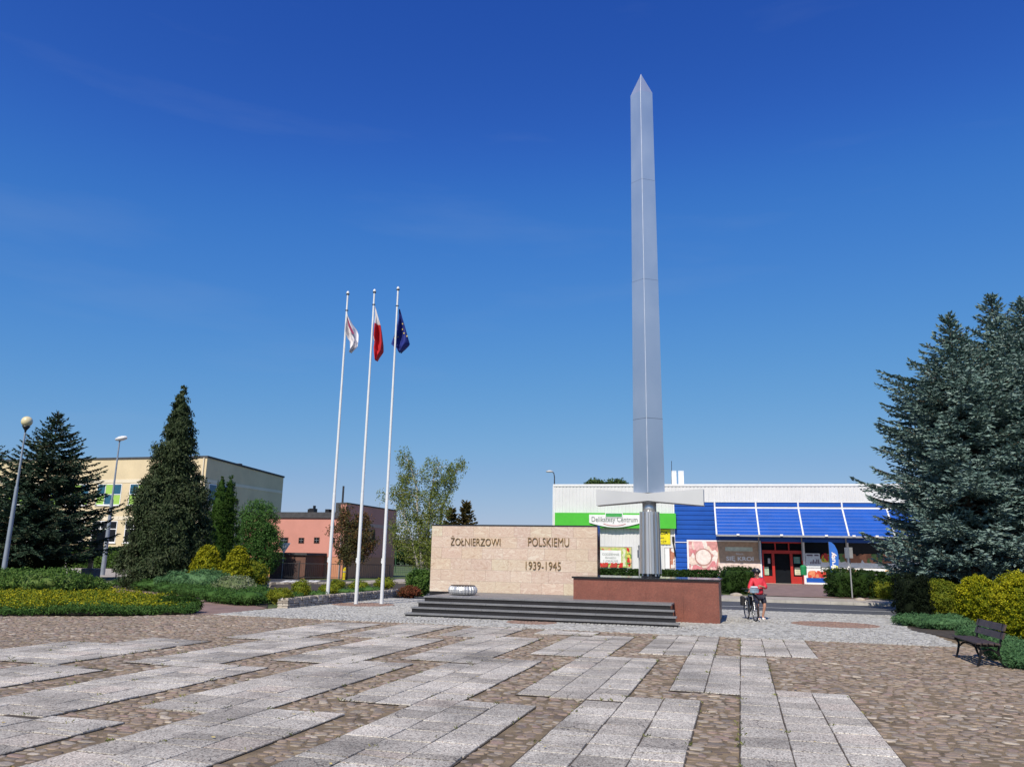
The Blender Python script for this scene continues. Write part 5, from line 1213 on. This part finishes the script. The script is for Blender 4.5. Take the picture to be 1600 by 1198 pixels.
# golden conifers on the left
p = G(319,923); bush('golden_conifer', 'left golden green conical bush in front of the dark cypress', p, .88,.8, D(322,855,p.y).z/2, L_gold2, 31, 420, 26, .1,.06,.16,'cone', group='golden conical bushes on the left', lump=.07)
p = G(367,924); bush('golden_conifer', 'right golden green conical bush beside the brick gate pillar', p, .80,.8, D(362,855,p.y).z/2, L_gold2, 32, 420, 26, .1,.06,.16,'cone', group='golden conical bushes on the left', lump=.07)
p = G(390,921); bush('leafy_shrub', 'small green leafy shrub leaning right of the right golden conical bush', p, .9,.8, .75, L_goldg, 33, 220, 24, .09,.05,.16, lump=.15)
p = G(305,927); bush('juniper_mound', 'blue green rounded juniper mound between the path and the golden bushes', p, 1.75,1.0,.5, L_jun, 34, 360, 30, .13,.03,.17, lump=.08, down=-.5)
p = G(366,933); bush('variegated_shrub', 'pale variegated shrub with whitish leaves below the right golden bush', p, .85,.7,.42, L_var, 35, 200, 24, .07,.04,.12, lump=.12)
for k, (px, py, rx, h) in enumerate(((210,922,1.1,.5),(240,926,1.0,.55),(268,931,.9,.5),(290,935,.85,.5),(315,939,.8,.52),(338,943,.75,.5),(362,946,.7,.5),(385,948,.7,.52),(405,945,.75,.6),(395,936,.7,.5),(340,935,.8,.5))):
    p = G(px, py-3); lab = ['low green juniper by the path at the foot of the dark cypress','low green juniper second from the cypress along the path','low green juniper below the left end of the blue green mound','low green juniper in front of the blue green mound','low green juniper below the right part of the mound','low green juniper on the path edge left of the pale variegated shrub','low green juniper on the path edge below the variegated shrub','low green juniper at the near end of the path bed','low green juniper touching the end of the stone wall','low green juniper behind the others, left of the small golden shrub','low green juniper between the mound and the variegated shrub'][k]
    bush('low_juniper', lab, p, rx, rx*.8, h/2, L_juny, 40+k, 120, 24, .09,.025,.13, lump=.16, group='low junipers edging the path', down=-.5)
# small golden shrubs in the stone planter
for k, (px, py, top, rx, lab) in enumerate(((436,941,918,.42,'round golden shrub at the left end of the stone planter'),(470,936,905,.34,'upright golden green shrub, second from the left in the stone planter'),(512,930,912,.4,'small golden shrub behind the foot of the leftmost flagpole'),(526,925,905,.34,'small golden shrub just right of the leftmost flagpole'),(560,925,908,.45,'small golden shrub beside the middle flagpole'),(600,920,902,.5,'round golden shrub behind the rightmost flagpole'))):
    p = G(px, py, .18); h = D(px, top, p.y).z-.18; bush('golden_shrub', lab, p, rx, rx, h/2, L_goldg, 60+k, 110, 22, .06,.03,.09, lump=.14, group='small golden shrubs in the stone planter')
for k, (px, py, rx) in enumerate(((495,934,.4),(545,929,.45),(580,926,.4),(455,937,.35))):
    p = G(px, py, .18); bush('ground_cover_plant', ['low dark plant between the second and third shrubs of the planter','low dark plant right of the leftmost flagpole in the planter','low dark plant between the middle and right flagpoles in the planter','low dark plant between the two leftmost shrubs of the planter'][k], p, rx*1.5, rx, .14, L_juny, 80+k, 60, 20, .06,.03,.1, group='low plants in the planter')
# leafy shrub and flower bed on the left
def bed(name, label, poly_px, zc, h, m, seed, n, ln, wd, lump=.3, cat='plants'):
    g = np.random.default_rng(seed); poly = [G(x,y)[:2] for x,y in poly_px]; xs = [p[0] for p in poly]; ys_ = [p[1] for p in poly]; sn = SN(seed, 2.2); cs = []
    while len(cs) < n:
        x = g.uniform(min(xs), max(xs)); y = g.uniform(min(ys_), max(ys_))
        if inside(poly, x, y): cs.append((x,y,0))
    cs = np.array(cs); cs[:,2] = h*(.75+lump*sn(cs))*g.uniform(.5,1.05,n)*np.where(g.random(n) < .05, 1.28, 1)
    nr = unit(g.normal(size=(n,3))*.5+np.array([0,-.3,1])); lv = clumps(cs, nr, g, 22, .13, ln, wd, .8)
    o = fastmesh(name, lv.reshape(-1,3), 4, m); return kind(o, 'stuff', label, cat)
bed('flower_bed', 'dense bed of low yellow flowering shrubs along the left edge of the plaza', [(-60,961),(100,961.5),(303,958.5),(298,952),(270,945),(220,938),(140,936),(0,936),(-60,936)], 0, .42, L_flow, 90, 3000, .055, .04)
bed('flower_bed_edging', 'low dark green leafy edging in front of the yellow flowering bed', [(-60,963),(150,963),(306,960.5),(308,955),(250,957),(-60,958)], 0, .30, L_juny, 91, 1100, .05, .03)
for k, (px, py, rx, rz, lab) in enumerate(((60,934,2.0,.78,'largest leafy green shrub mass above the left flower bed'),(112,932,1.3,.52,'leafy green shrub at the right of the large shrub mass on the left'),(10,932,1.5,.75,'leafy green shrub at the left edge of the photo above the flower bed'))):
    p = G(px,py-4); bush('leafy_shrub', lab, p, rx, rx*.7, rz*.62, L_mid, 95+k, 420, 26, .11,.06,.2, lump=.2, group='leafy shrubs above the left flower bed')
for k, (px, py, r_, lab) in enumerate(((281,957,.34,'small round dark bush second from the right tip of the flower bed'),(300,957,.27,'small round dark bush at the right tip of the flower bed'),(262,955,.33,'small round dark bush third from the right tip of the flower bed'))):
    p = G(px,py); bush('round_bush', lab, p, r_,r_,r_*.8, L_thuja, 100+k, 90, 22, .05,.03,.08, group='small round bushes at the tip of the flower bed')
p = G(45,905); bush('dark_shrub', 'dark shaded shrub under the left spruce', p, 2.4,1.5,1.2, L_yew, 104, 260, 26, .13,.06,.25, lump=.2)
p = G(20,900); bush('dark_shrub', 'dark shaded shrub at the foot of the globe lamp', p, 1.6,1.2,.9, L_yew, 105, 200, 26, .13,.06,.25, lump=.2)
# hedges in front of the yellow building
A_, B_ = G(-60,884), G(205,888)
def hedge(name, label, A, B, h, th, m, seed, ncl, per=24, rad=.3, ln=.2, wd=.13, lump=.07, z=0.0, group=None):
    A = Vector((A[0],A[1],z)); B = Vector((B[0],B[1],z)); c = (A+B)/2; d = B-A; g = np.random.default_rng(seed); L = d.length; u = np.array(d.normalized()); n_ = np.array([-u[1],u[0],0]); sn = SN(seed, 1.2/max(1,h))
    s = g.uniform(-.5,.5,ncl)*L; side = g.integers(0,3,ncl); top = side == 0
    y = np.where(top, g.uniform(-.5,.5,ncl)*th, np.where(side == 1, -.5, .5)*th); zz_ = np.where(top, h, g.uniform(.03,1,ncl)*h)
    q = np.array(c)+u*s[:,None]+n_*y[:,None]+np.array([0,0,1])*zz_[:,None]; nr = np.where(top[:,None], np.array([0,0,1.]), n_*np.sign(y)[:,None]); q = q+nr*(lump*h*sn(q))[:,None]
    lv = clumps(q, unit(nr), g, per, rad*g.uniform(.5,1.3,ncl), ln, wd)
    e = .86; cv = []; 
    for sx, sy, sz in ((-1,-1,0),(1,-1,0),(1,1,0),(-1,1,0),(-1,-1,1),(1,-1,1),(1,1,1),(-1,1,1)): cv.append(np.array(c)+u*sx*L/2*.995+n_*sy*th/2*e+np.array([0,0,1])*sz*h*.93)
    return finish(name, label, 'hedge', lv, m, tuple(c), core=(np.array(cv), [(4,5,6,7),(0,1,5,4),(1,2,6,5),(2,3,7,6),(3,0,4,7)]), group=group)
hedge('leafy_hedge', 'long loose green hedge in front of the yellow building', A_, B_, 1.95, 1.6, L_mid, 110, 1500, rad=.33, lump=.1)
hedge('clipped_hedge', 'clipped dark hedge seen just right of the memorial wall, left part', D(934,900,50), D(977,900,50), 1.08, 1.3, L_box, 111, 260, rad=.16, ln=.1, wd=.07, z=.13, group='low clipped hedge pieces before the shop')
hedge('clipped_hedge', 'clipped dark hedge piece crossing behind the sword grip', D(979,900,50), D(1030,901,50), 1.08, 1.3, L_box, 112, 300, rad=.16, ln=.1, wd=.07, z=.13, group='low clipped hedge pieces before the shop')
hedge('clipped_hedge', 'clipped dark hedge above the right half of the red plinth', D(1034,901,49.5), D(1120,902,49), 1.1, 1.3, L_box, 113, 420, rad=.16, ln=.1, wd=.07, z=.13, group='low clipped hedge pieces before the shop')
p = G(1153,927,.14); bush('clipped_bush', 'rounded clipped dark green bush just left of the woman, across the road', p, .95,.95,.7, L_box, 114, 460, 26, .07,.045,.11,'box', lump=.05, group='rounded clipped bushes beyond the road')
p = G(1326,933,.14); bush('clipped_bush', 'rounded clipped dark green bush behind the thin sign post', p, 1.05,1.0,.72, L_box, 115, 500, 26, .07,.045,.11,'box', lump=.05, group='rounded clipped bushes beyond the road')
hedge('long_hedge', 'long clipped green hedge under the shop windows, going behind the spruces', D(1345,915,50), D(1560,922,46), 1.2, 1.3, L_box, 116, 1100, rad=.16, ln=.1, wd=.07, z=.14)
for k, (px, py, rx, lab) in enumerate(((1370,934,.8,'low yellowish green shrub right of the clipped bush and boulder'),(1398,937,.75,'low yellowish green shrub next to the tall dark yew'),(1352,929,.6,'low rusty green shrub touching the clipped bush behind the sign post'))):
    p = G(px,py,.14); bush('low_shrub', lab, p, rx,rx*.8,.42, L_goldg, 118+k, 160, 24, .08,.04,.14, lump=.15, group='low yellowish shrubs beyond the road')
# right bed
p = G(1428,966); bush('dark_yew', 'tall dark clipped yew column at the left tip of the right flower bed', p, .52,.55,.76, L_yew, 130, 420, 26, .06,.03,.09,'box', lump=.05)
p = G(1475,964); bush('golden_bush', 'mottled green and yellow bush between the dark yew and the golden globes', p, .66,.6,.66, L_goldg, 131, 460, 26, .06,.04,.11, lump=.08)
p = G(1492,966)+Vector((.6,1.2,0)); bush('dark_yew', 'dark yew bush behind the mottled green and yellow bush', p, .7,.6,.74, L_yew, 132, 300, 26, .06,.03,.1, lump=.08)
p = G(1533,980); hgt = D(1533,899,p.y).z; bush('golden_bush', 'round golden yellow conifer bush behind the bench', p, .60,.62,hgt/2, L_gold, 133, 900, 26, .055,.035,.085, lump=.06, group='round golden bushes on the right')
p = G(1604,1014); hgt = D(1604,897,p.y).z; bush('golden_bush', 'largest golden yellow conifer bush, right of the bench at the photo edge', p, .58,.62,hgt/2, L_gold, 134, 1200, 26, .045,.03,.075, lump=.06, group='round golden bushes on the right')
for k, (px, py, rx, ry, rz, lab) in enumerate(((1440,978,.85,.6,.17,'flat spreading juniper at the left tip of the right bed'),(1478,983,.8,.6,.19,'flat spreading juniper below the mottled green and yellow bush'),(1508,978,.7,.55,.2,'flat spreading juniper left of the round golden bush'),(1592,1032,.5,.5,.15,'flat spreading juniper right of the bench foot'),(1625,1045,.6,.5,.16,'flat spreading juniper at the right edge of the photo'),(1530,1002,.5,.5,.17,'flat spreading juniper behind the bench back'),(1572,1018,.4,.5,.15,'flat spreading juniper close behind the bench end'))):
    p = G(px,py); bush('spreading_juniper', lab, p, rx,ry,rz, L_jun, 140+k, 240, 26, .085,.018,.11, lump=.2, group='spreading junipers in the right bed', down=-.3)
hedge('golden_hedge', 'sunlit green strip of hedge behind the mottled bush under the spruce', D(1440,940,39), D(1560,950,37), 1.15, 1.0, L_goldg, 150, 300, rad=.16, ln=.08, wd=.05)
# shrub at the left end of the memorial wall
p = G(654,931); bush('leafy_shrub', 'dark leafy shrub at the left end of the memorial wall', p, .62,.5,.62, L_mid, 151, 260, 24, .09,.05,.13, lump=.2)
p = G(640,934); bush('red_leaved_shrub', 'low reddish shrub at the foot of the memorial wall left end', p, .5,.4,.26, L_redl, 152, 130, 22, .07,.04,.1, lump=.2)
# birch, rowan, firs, far trees
envelope_tree('birch_tree', 'tall loose birch with pale stems rising left of the memorial wall', 50,
 [[(662,917,0),(657,860,0),(652,800,0),(652,765,0),(643,733,0),(634,712,0)],[(666,917,.2),(668,850,.3),(672,780,.4),(679,740,.5),(688,722,.5)],[(670,917,.3),(684,850,.6),(692,790,.8),(704,765,1),(712,735,1)],[(660,917,-.2),(645,850,-.4),(630,800,-.6)]],
 [(634,730,13,26),(640,760,20,22),(680,742,24,24),(712,728,14,13),(705,750,13,18),(650,790,34,30),(686,785,20,26),(618,770,14,9),(598,776,9,5),(640,830,34,26),(676,830,27,30),(632,850,22,18),(665,865,36,24),(680,875,20,22)],
 L_birch, m_birch, 160, 800, 26, .34, .15, .055, thick=.1, branch=.014, down=.8, squash=1.3)
envelope_tree('rowan_tree', 'rusty green tree in front of the pink building between the flagpoles', 58, [[(541,905,0),(543,870,0),(546,830,0)],[(541,885,0),(552,840,.4),(560,810,.4)],[(541,885,0),(534,840,-.3),(532,815,0)]],
 [(545,812,20,18),(558,835,28,26),(540,845,18,24),(572,845,18,20),(552,865,26,18),(536,800,10,10),(520,830,7,10),(566,812,12,12)], L_rowan, m_bark, 161, 420, 24, .36, .16, .07, branch=.02)
for (px, ty, w_, lab) in ((704,795,13,'left rusty fir tip above the memorial wall'),(727,783,15,'right rusty fir tip above the memorial wall')):
    p = D(px,850,80); p.z = 0; spruce('rusty_fir', lab, (p.x,80,0), D(px+2,ty,80).z, w_*80/F_PX*1.7, 2.0, L_larch, int(px), dz=.33, nb=10, tw=.22, seg=.26, nw=.10, group='rusty firs behind the memorial wall')
rg = np.random.default_rng(5)
for k in range(7):
    px = 598+k*17; yy = 150+k*2; e = [(px,868-(k%3)*3,15,14),(px+8,860,9,10)]
    envelope_tree('far_tree', ['far green tree at the field edge, first from the left beside the pink building','far green tree at the field edge, second from the left','far green tree at the field edge seen through the birch stems','far green tree at the field edge left of the memorial wall','far green tree hidden partly by the birch trunk foot','far green tree just behind the left end of the memorial wall','far green tree behind the memorial wall'][k], yy, [[(px,884,0),(px,868,0)]], e, L_far, m_bark, 170+k, 90, 20, 1.1, .6, .35, branch=.05, thick=.2, group='far trees at the field edge')
for k, (px, rx) in enumerate(((930,13),(962,19))):
    envelope_tree('treetop_tree', ['left of the two round treetops showing above the shop roof','right of the two round treetops showing above the shop roof'][k], 118, [[(px-3,885,0),(px-1,790,0),(px,765,0)]], [(px,760,rx,10),(px-5,764,rx*.8,12)], L_far, m_bark, 180+k, 200, 20, .7, .34, .2, branch=.05, thick=.25, group='treetops behind the shop')

# ================================================================ BENCH
m_slat = M('dark_brown_slat', (.06,.04,.034), .55, var=.25, scale=5, bump=.3); m_iron = M('black_cast_iron', (.02,.018,.018), .5, .5, bump=.2)
pA = G(1505,1029); pB = G(1542,1040)
P = G(1493,1026); Pn = G(1530,1041)
dv = (Pn-P); ang = math.atan2(dv.y, dv.x)+0   # along the seat, far end to near end
be = thing('park_bench', 'dark slatted park bench with arched iron legs facing the plaza at the right', 'bench', P, ang)
Lb = 1.7
for x0 in (.12, Lb-.12):
    mb = MB()
    mb.tube([(x0,-.02,0),(x0,.03,.14),(x0,.06,.30),(x0,.0,.40)], .024, 6)
    mb.tube([(x0,.44,0),(x0,.38,.16),(x0,.36,.30),(x0,.40,.42),(x0,.45,.60),(x0,.50,.80)], .024, 6)
    mb.tube([(x0,.03+.18*(1-math.cos(PI*k/10)),.12+.20*math.sin(PI*k/10)) for k in range(11)], .02, 6)
    mb.tube([(x0,-.02,.39),(x0,.2,.385),(x0,.42,.40)], .022, 6)
    mb.build('leg_frame', m_iron, be)
for k in range(4):
    mb = MB(); y = -.03+k*.105; mb.cbox(0,Lb,y,y+.088,.412,.442,.008); mb.build('seat_slat', m_slat, be)
for k in range(2):
    z = .52+k*.15; y = .405+k*.04
    mb = MB(); mb.add([(0,y,z),(Lb,y,z),(Lb,y+.035,z),(0,y+.035,z),(0,y+.045,z+.12),(Lb,y+.045,z+.12),(Lb,y+.08,z+.12),(0,y+.08,z+.12)],[(0,3,2,1),(4,5,6,7),(0,1,5,4),(1,2,6,5),(2,3,7,6),(3,0,4,7)]); mb.build('back_slat', m_slat, be)

# ================================================================ PERSON AND BICYCLE
def skin(name, verts, edges, radii, m, parent=None, sub=2, root=0):
    me = bpy.data.meshes.new(name); me.from_pydata(verts, edges, []); o = bpy.data.objects.new(name, me); COL.objects.link(o)
    o.modifiers.new('skin', 'SKIN')
    if not me.skin_vertices: me.skin_vertices.new() if hasattr(me.skin_vertices,'new') else None
    for i, r_ in enumerate(radii):
        sv = me.skin_vertices[0].data[i]; sv.radius = r_ if hasattr(r_, '__len__') else (r_, r_); sv.use_root = (i == root)
    o.modifiers['skin'].use_smooth_shade = True
    s = o.modifiers.new('sub', 'SUBSURF'); s.levels = sub; s.render_levels = sub
    dg = bpy.context.evaluated_depsgraph_get(); me2 = bpy.data.meshes.new_from_object(o.evaluated_get(dg)); me2.name = name
    bpy.data.objects.remove(o); me2.materials.clear(); me2.materials.append(m); me2.shade_smooth()
    o = bpy.data.objects.new(name, me2); COL.objects.link(o)
    if parent: o.parent = parent
    return o
m_skin = M('sun_tanned_skin', (.50,.26,.18), .55, var=.06); m_jack = M('red_jacket', (.60,.025,.045), .65, var=.12, scale=5, bump=.5, bscale=9)
m_short = M('dark_navy_shorts', (.022,.022,.04), .75, var=.2, scale=6, bump=.4, bscale=12); m_shoe = M('white_shoes', (.70,.70,.70), .6)
m_hair = M('dark_hair', (.04,.022,.012), .7)
PB = G(1188.5,968.5)
j = dict(pel=(-.0,0,.84), wa=(-.02,.0,.98), ch=(-.05,.0,1.20), nk=(-.06,-.01,1.36), hd0=(-.065,-.03,1.42), hd1=(-.075,-.045,1.49), hd2=(-.075,-.03,1.56),
 shR=(-.22,0,1.28), elR=(-.33,-.06,1.04), wrR=(-.40,-.28,.95), hR=(-.41,-.36,.93),
 shL=(.12,0,1.28), elL=(.20,-.08,1.04), wrL=(.02,-.25,1.09), hL=(-.04,-.29,1.11),
 hpR=(-.09,0,.80), knR=(-.10,-.05,.45), anR=(-.055,.02,.09), ftR=(-.07,-.13,.035),
 hpL=(.09,0,.80), knL=(.13,-.10,.46), anL=(.075,.0,.10), ftL=(.10,-.15,.035))
names = list(j); idx = {n: i for i, n in enumerate(names)}
E_ = [('pel','wa'),('wa','ch'),('ch','nk'),('nk','hd0'),('hd0','hd1'),('hd1','hd2'),('ch','shR'),('shR','elR'),('elR','wrR'),('wrR','hR'),('ch','shL'),('shL','elL'),('elL','wrL'),('wrL','hL'),('pel','hpR'),('hpR','knR'),('knR','anR'),('anR','ftR'),('pel','hpL'),('hpL','knL'),('knL','anL'),('anL','ftL')]
rd = dict(pel=(.14,.11), wa=(.13,.10), ch=(.15,.11), nk=.055, hd0=(.065,.075), hd1=(.078,.10), hd2=(.062,.075), shR=.06, elR=.042, wrR=.03, hR=(.034,.02), shL=.06, elL=.042, wrL=.03, hL=(.034,.02), hpR=.09, knR=.055, anR=.036, ftR=(.036,.03), hpL=.09, knL=.055, anL=.036, ftL=(.036,.03))
V_ = [j[n] for n in names]; ED = [(idx[a], idx[b]) for a, b in E_]; RR = [rd[n] for n in names]
for s, hn, fwd, up in ((-1,'hR',(-.02,-1,-.35),(1,0,0)),(1,'hL',(-.9,-.2,.15),(0,-.2,1))):   # five fingers on each hand
    f = Vector(fwd).normalized(); u_ = Vector(up).normalized(); w_ = Vector(j[hn]); dn = f.cross(u_)
    for k, (o_, l_) in enumerate(((-.028,.052),(-.010,.060),(.010,.062),(.028,.055),(.038,.040))):
        i0 = len(V_); b = w_+f*.02+u_*o_*(1 if k < 4 else -1.3); 
        dirn = f if k < 4 else (f*.5-u_*.8).normalized()
        V_ += [tuple(b+dirn*.012), tuple(b+dirn*l_*.6-Vector((0,0,.012))), tuple(b+dirn*l_-Vector((0,0,.03)))]
        ED += [(idx[hn], i0), (i0, i0+1), (i0+1, i0+2)]; RR += [.010,.009,.007]
pe = skin('person', V_, ED, RR, m_skin, None, 2, 0)
tag(pe, 'woman in a red jacket, dark knee shorts and black helmet standing beside a bicycle', 'person'); pe.location = PB
def sub_(ns, es, radii, nm, m, extra=None):
    return skin(nm, [j[n] if isinstance(n, str) else n for n in ns], es, radii, m, pe)
sub_([(-.01,.0,.77),'wa','ch',(-.055,0,1.325),'shR','elR',(-.36,-.16,1.0),'shL','elL',(.12,-.17,1.065)], [(0,1),(1,2),(2,3),(2,4),(4,5),(5,6),(2,7),(7,8),(8,9)], [(.205,.165),(.195,.155),(.19,.15),(.09,.09),.095,.08,.058,.095,.082,.062], 'jacket', m_jack)
sub_([(0,.0,.84),(-.09,0,.76),(-.105,-.03,.60),(-.105,-.045,.50),(.09,0,.76),(.115,-.06,.62),(.13,-.085,.52)], [(0,1),(1,2),(2,3),(0,4),(4,5),(5,6)], [(.175,.135),.115,.10,.09,.115,.10,.09], 'shorts', m_short)
for nm in ('R','L'):
    a, f = Vector(j['an'+nm]), Vector(j['ft'+nm])
    skin('shoe', [tuple(a-Vector((0,-.03,.05))), tuple(a*.5+f*.5-Vector((0,0,.02))), tuple(f)], [(0,1),(1,2)], [(.062,.06),(.064,.055),(.056,.045)], m_shoe, pe, 2)
hc = Vector((-.075,-.03,1.555))
mb = MB(); mb.lathe([(.128,-.02),(.13,.02),(.115,.06),(.08,.095),(.03,.11),(0,.112)], 20, (0,0,0)); mb.lathe([(.118,-.02),(.12,.0)],20)
hm = mb.build('helmet', M('black_helmet',(.015,.015,.018),.35), pe, True, hc); hm.scale = (.9,1.15,1.0); hm.rotation_euler = (R(8),0,R(35))
mb = MB()
for k in range(-2,3): mb.tube([(k*.035,-.10,.05),(k*.04,0,.118),(k*.035,.10,.05)],.009,5)
mb.build('vent_rib', M('helmet_grey',(.12,.12,.13),.4), hm)
mb = MB(); mb.lathe([(0,-.11),(.07,-.09),(.10,-.02),(.098,.04),(.06,.07)],16); hr = mb.build('hair', m_hair, pe, True, hc+Vector((.02,.03,-.03)))
hr.scale = (.92,.95,.9)
mb = MB(); fo = Vector((-.075,-.045,1.485)); ax = Vector((-.55,-.83,0)); sdv = Vector((.83,-.55,0))
for s in (-1,1): mb.add([tuple(fo+ax*.097+sdv*s*x_+Vector((0,0,z_))) for x_, z_ in ((.008,-.012),(.05,-.012),(.052,.016),(.008,.018))], [(0,1,2,3)])
gl = mb.build('sunglasses', m_black, pe); 
mb = MB(); mb.tube([fo+ax*.09+Vector((0,0,.005)), fo+ax*.118+Vector((0,0,-.028)), fo+ax*.095+Vector((0,0,-.036))],[.008,.014,.008],6); mb.build('nose', m_skin, pe, True)
mb = MB(); mb.tube([fo+ax*.096+sdv*-.022+Vector((0,0,-.058)), fo+ax*.103+Vector((0,0,-.060)), fo+ax*.096+sdv*.022+Vector((0,0,-.058))],[.004,.006,.004],6); mb.build('mouth', M('lips',(.40,.12,.10),.5), pe, True)

fw, rw = G(1179.5,970.6), G(1167.5,967.2); dv = (fw-rw).normalized(); bc = rw
bi = thing('bicycle', 'dark touring bicycle with a pannier, held by the woman in red', 'bicycle', (bc.x,bc.y,0), math.atan2(dv.y,dv.x))
m_tyre = M('tyre_rubber', (.02,.02,.02), .8); m_bf = M('bike_frame_paint', (.03,.035,.045), .3, .3, coat=.5); m_alu = M('aluminium', (.45,.46,.48), .3, .8)
WB = 1.04
for x0 in (0, WB):
    wh = MB(); wh.torus((x0,0,.345),.325,.021,(0,1,0),32,8); wheel = wh.build('wheel', m_tyre, bi, True)
    mb = MB(); mb.torus((x0,0,.345),.298,.010,(0,1,0),32,6); mb.build('rim', m_alu, wheel, True)
    mb = MB()
    for k in range(20):
        a = 2*PI*k/20; s = .02 if k % 2 else -.02; mb.tube([(x0+.02*math.cos(a),s,.345+.02*math.sin(a)),(x0+.295*math.cos(a+.15),0,.345+.295*math.sin(a+.15))],.0018,3,False)
    mb.tube([(x0,-.05,.345),(x0,.05,.345)],.022,8); mb.build('spokes', m_alu, wheel)
    mb = MB(); mb.tube([(x0+.35*math.cos(a),0,.345+.35*math.sin(a)) for a in [R(20+k*14) for k in range(11)]],.024,6); mb.build('mudguard', m_bf, bi)
bb = (.43,0,.29); se = (.30,0,.80); hd_ = (.90,0,.80); hb = (.945,0,.66)
mb = MB()
for a, b, r_ in ((bb,se,.017),(se,hd_,.016),(bb,hb,.02),((0,.05,.345),(bb[0],.04,bb[2]),.01),((0,-.05,.345),(bb[0],-.04,bb[2]),.01),((0,.05,.345),(.30,.02,.78),.008),((0,-.05,.345),(.30,-.02,.78),.008),(hd_,hb,.02)): mb.tube([a,b],r_,8)
mb.build('frame', m_bf, bi)
mb = MB()
for s in (-1,1): mb.tube([(.95,s*.02,.65),(.965,s*.05,.58),(WB,s*.05,.345)],.013,6)
mb.build('fork', m_bf, bi)
mb = MB(); mb.tube([(.90,0,.80),(.885,0,.96),(.93,0,1.0)],.014,8); mb.tube([(.80,-.30,1.01),(.86,-.2,1.02),(.93,0,1.0),(.86,.2,1.02),(.80,.30,1.01)],.012,8); hbm = mb.build('handlebar', m_black, bi)
for s in (-1,1): mb = MB(); mb.tube([(.70,s*.32,1.0),(.81,s*.30,1.012)],.018,8); mb.build('grip', m_tyre, hbm)
mb = MB(); mb.tube([(.30,0,.78),(.275,0,.90)],.013,6); mb.add([(.13,-.08,.91),(.13,.08,.91),(.24,.07,.93),(.40,.018,.915),(.40,-.018,.915),(.24,-.07,.93),(.14,-.06,.94),(.14,.06,.94),(.38,.012,.93),(.38,-.012,.93)],[(0,5,4,3,2,1),(6,7,2,8,9,5),(0,1,7,6),(1,2,7),(2,3,8),(3,4,9,8),(4,5,9),(5,0,6)]); mb.build('saddle', m_black, bi)
mb = MB(); mb.lathe([(.09,-.004),(.09,.004)],20); ch = mb.build('chainring', m_alu, bi, False, (.43,-.06,.29)); ch.rotation_euler = (PI/2,0,0)
for s, a in ((-1,.6),(1,.6+PI)):
    mb = MB(); mb.tube([(.43,s*.07,.29),(.43+.16*math.cos(a),s*.08,.29+.16*math.sin(a))],.01,6); mb.box(.43+.16*math.cos(a)-.04,.43+.16*math.cos(a)+.04,min(s*.09,s*.18),max(s*.09,s*.18),.29+.16*math.sin(a)-.01,.29+.16*math.sin(a)+.01); mb.build('pedal', m_black, bi)
mb = MB(); mb.tube([(-.2,-.06,.74),(.25,-.05,.74)],.006,5); mb.tube([(-.2,.06,.74),(.25,.05,.74)],.006,5); mb.tube([(-.15,.06,.74),(0,.06,.37)],.006,5); mb.tube([(-.15,-.06,.74),(0,-.06,.37)],.006,5); mb.build('rack', m_black, bi)
for s in (-1,1):
    mb = MB(); mb.cbox(-.14,.12,min(s*.07,s*.18),max(s*.07,s*.18),.45,.75,.03); mb.build('pannier', M('pannier_black',(.02,.02,.024),.7,bump=.4), bi)
P = bi.matrix_world; c_, s_ = math.cos(bi.rotation_euler.z), math.sin(bi.rotation_euler.z)
loc = (bc.x+c_*.96, bc.y+s_*.96, .90)
hb_ = thing('handlebar_bag', 'pale blue and white bag hanging on the front of the bicycle handlebar', 'bag', loc, bi.rotation_euler.z)
mb = MB(); mb.cbox(-.02,.15,-.14,.14,0,.17,.05); mb.build('bag_body', M('pale_blue_fabric',(.22,.30,.38),.7,var=.3,scale=8,bump=.5), hb_)
mb = MB(); mb.cbox(-.01,.14,-.12,.12,.171,.205,.03); mb.build('lid', M('white_fabric',(.62,.66,.70),.7,var=.15), hb_)
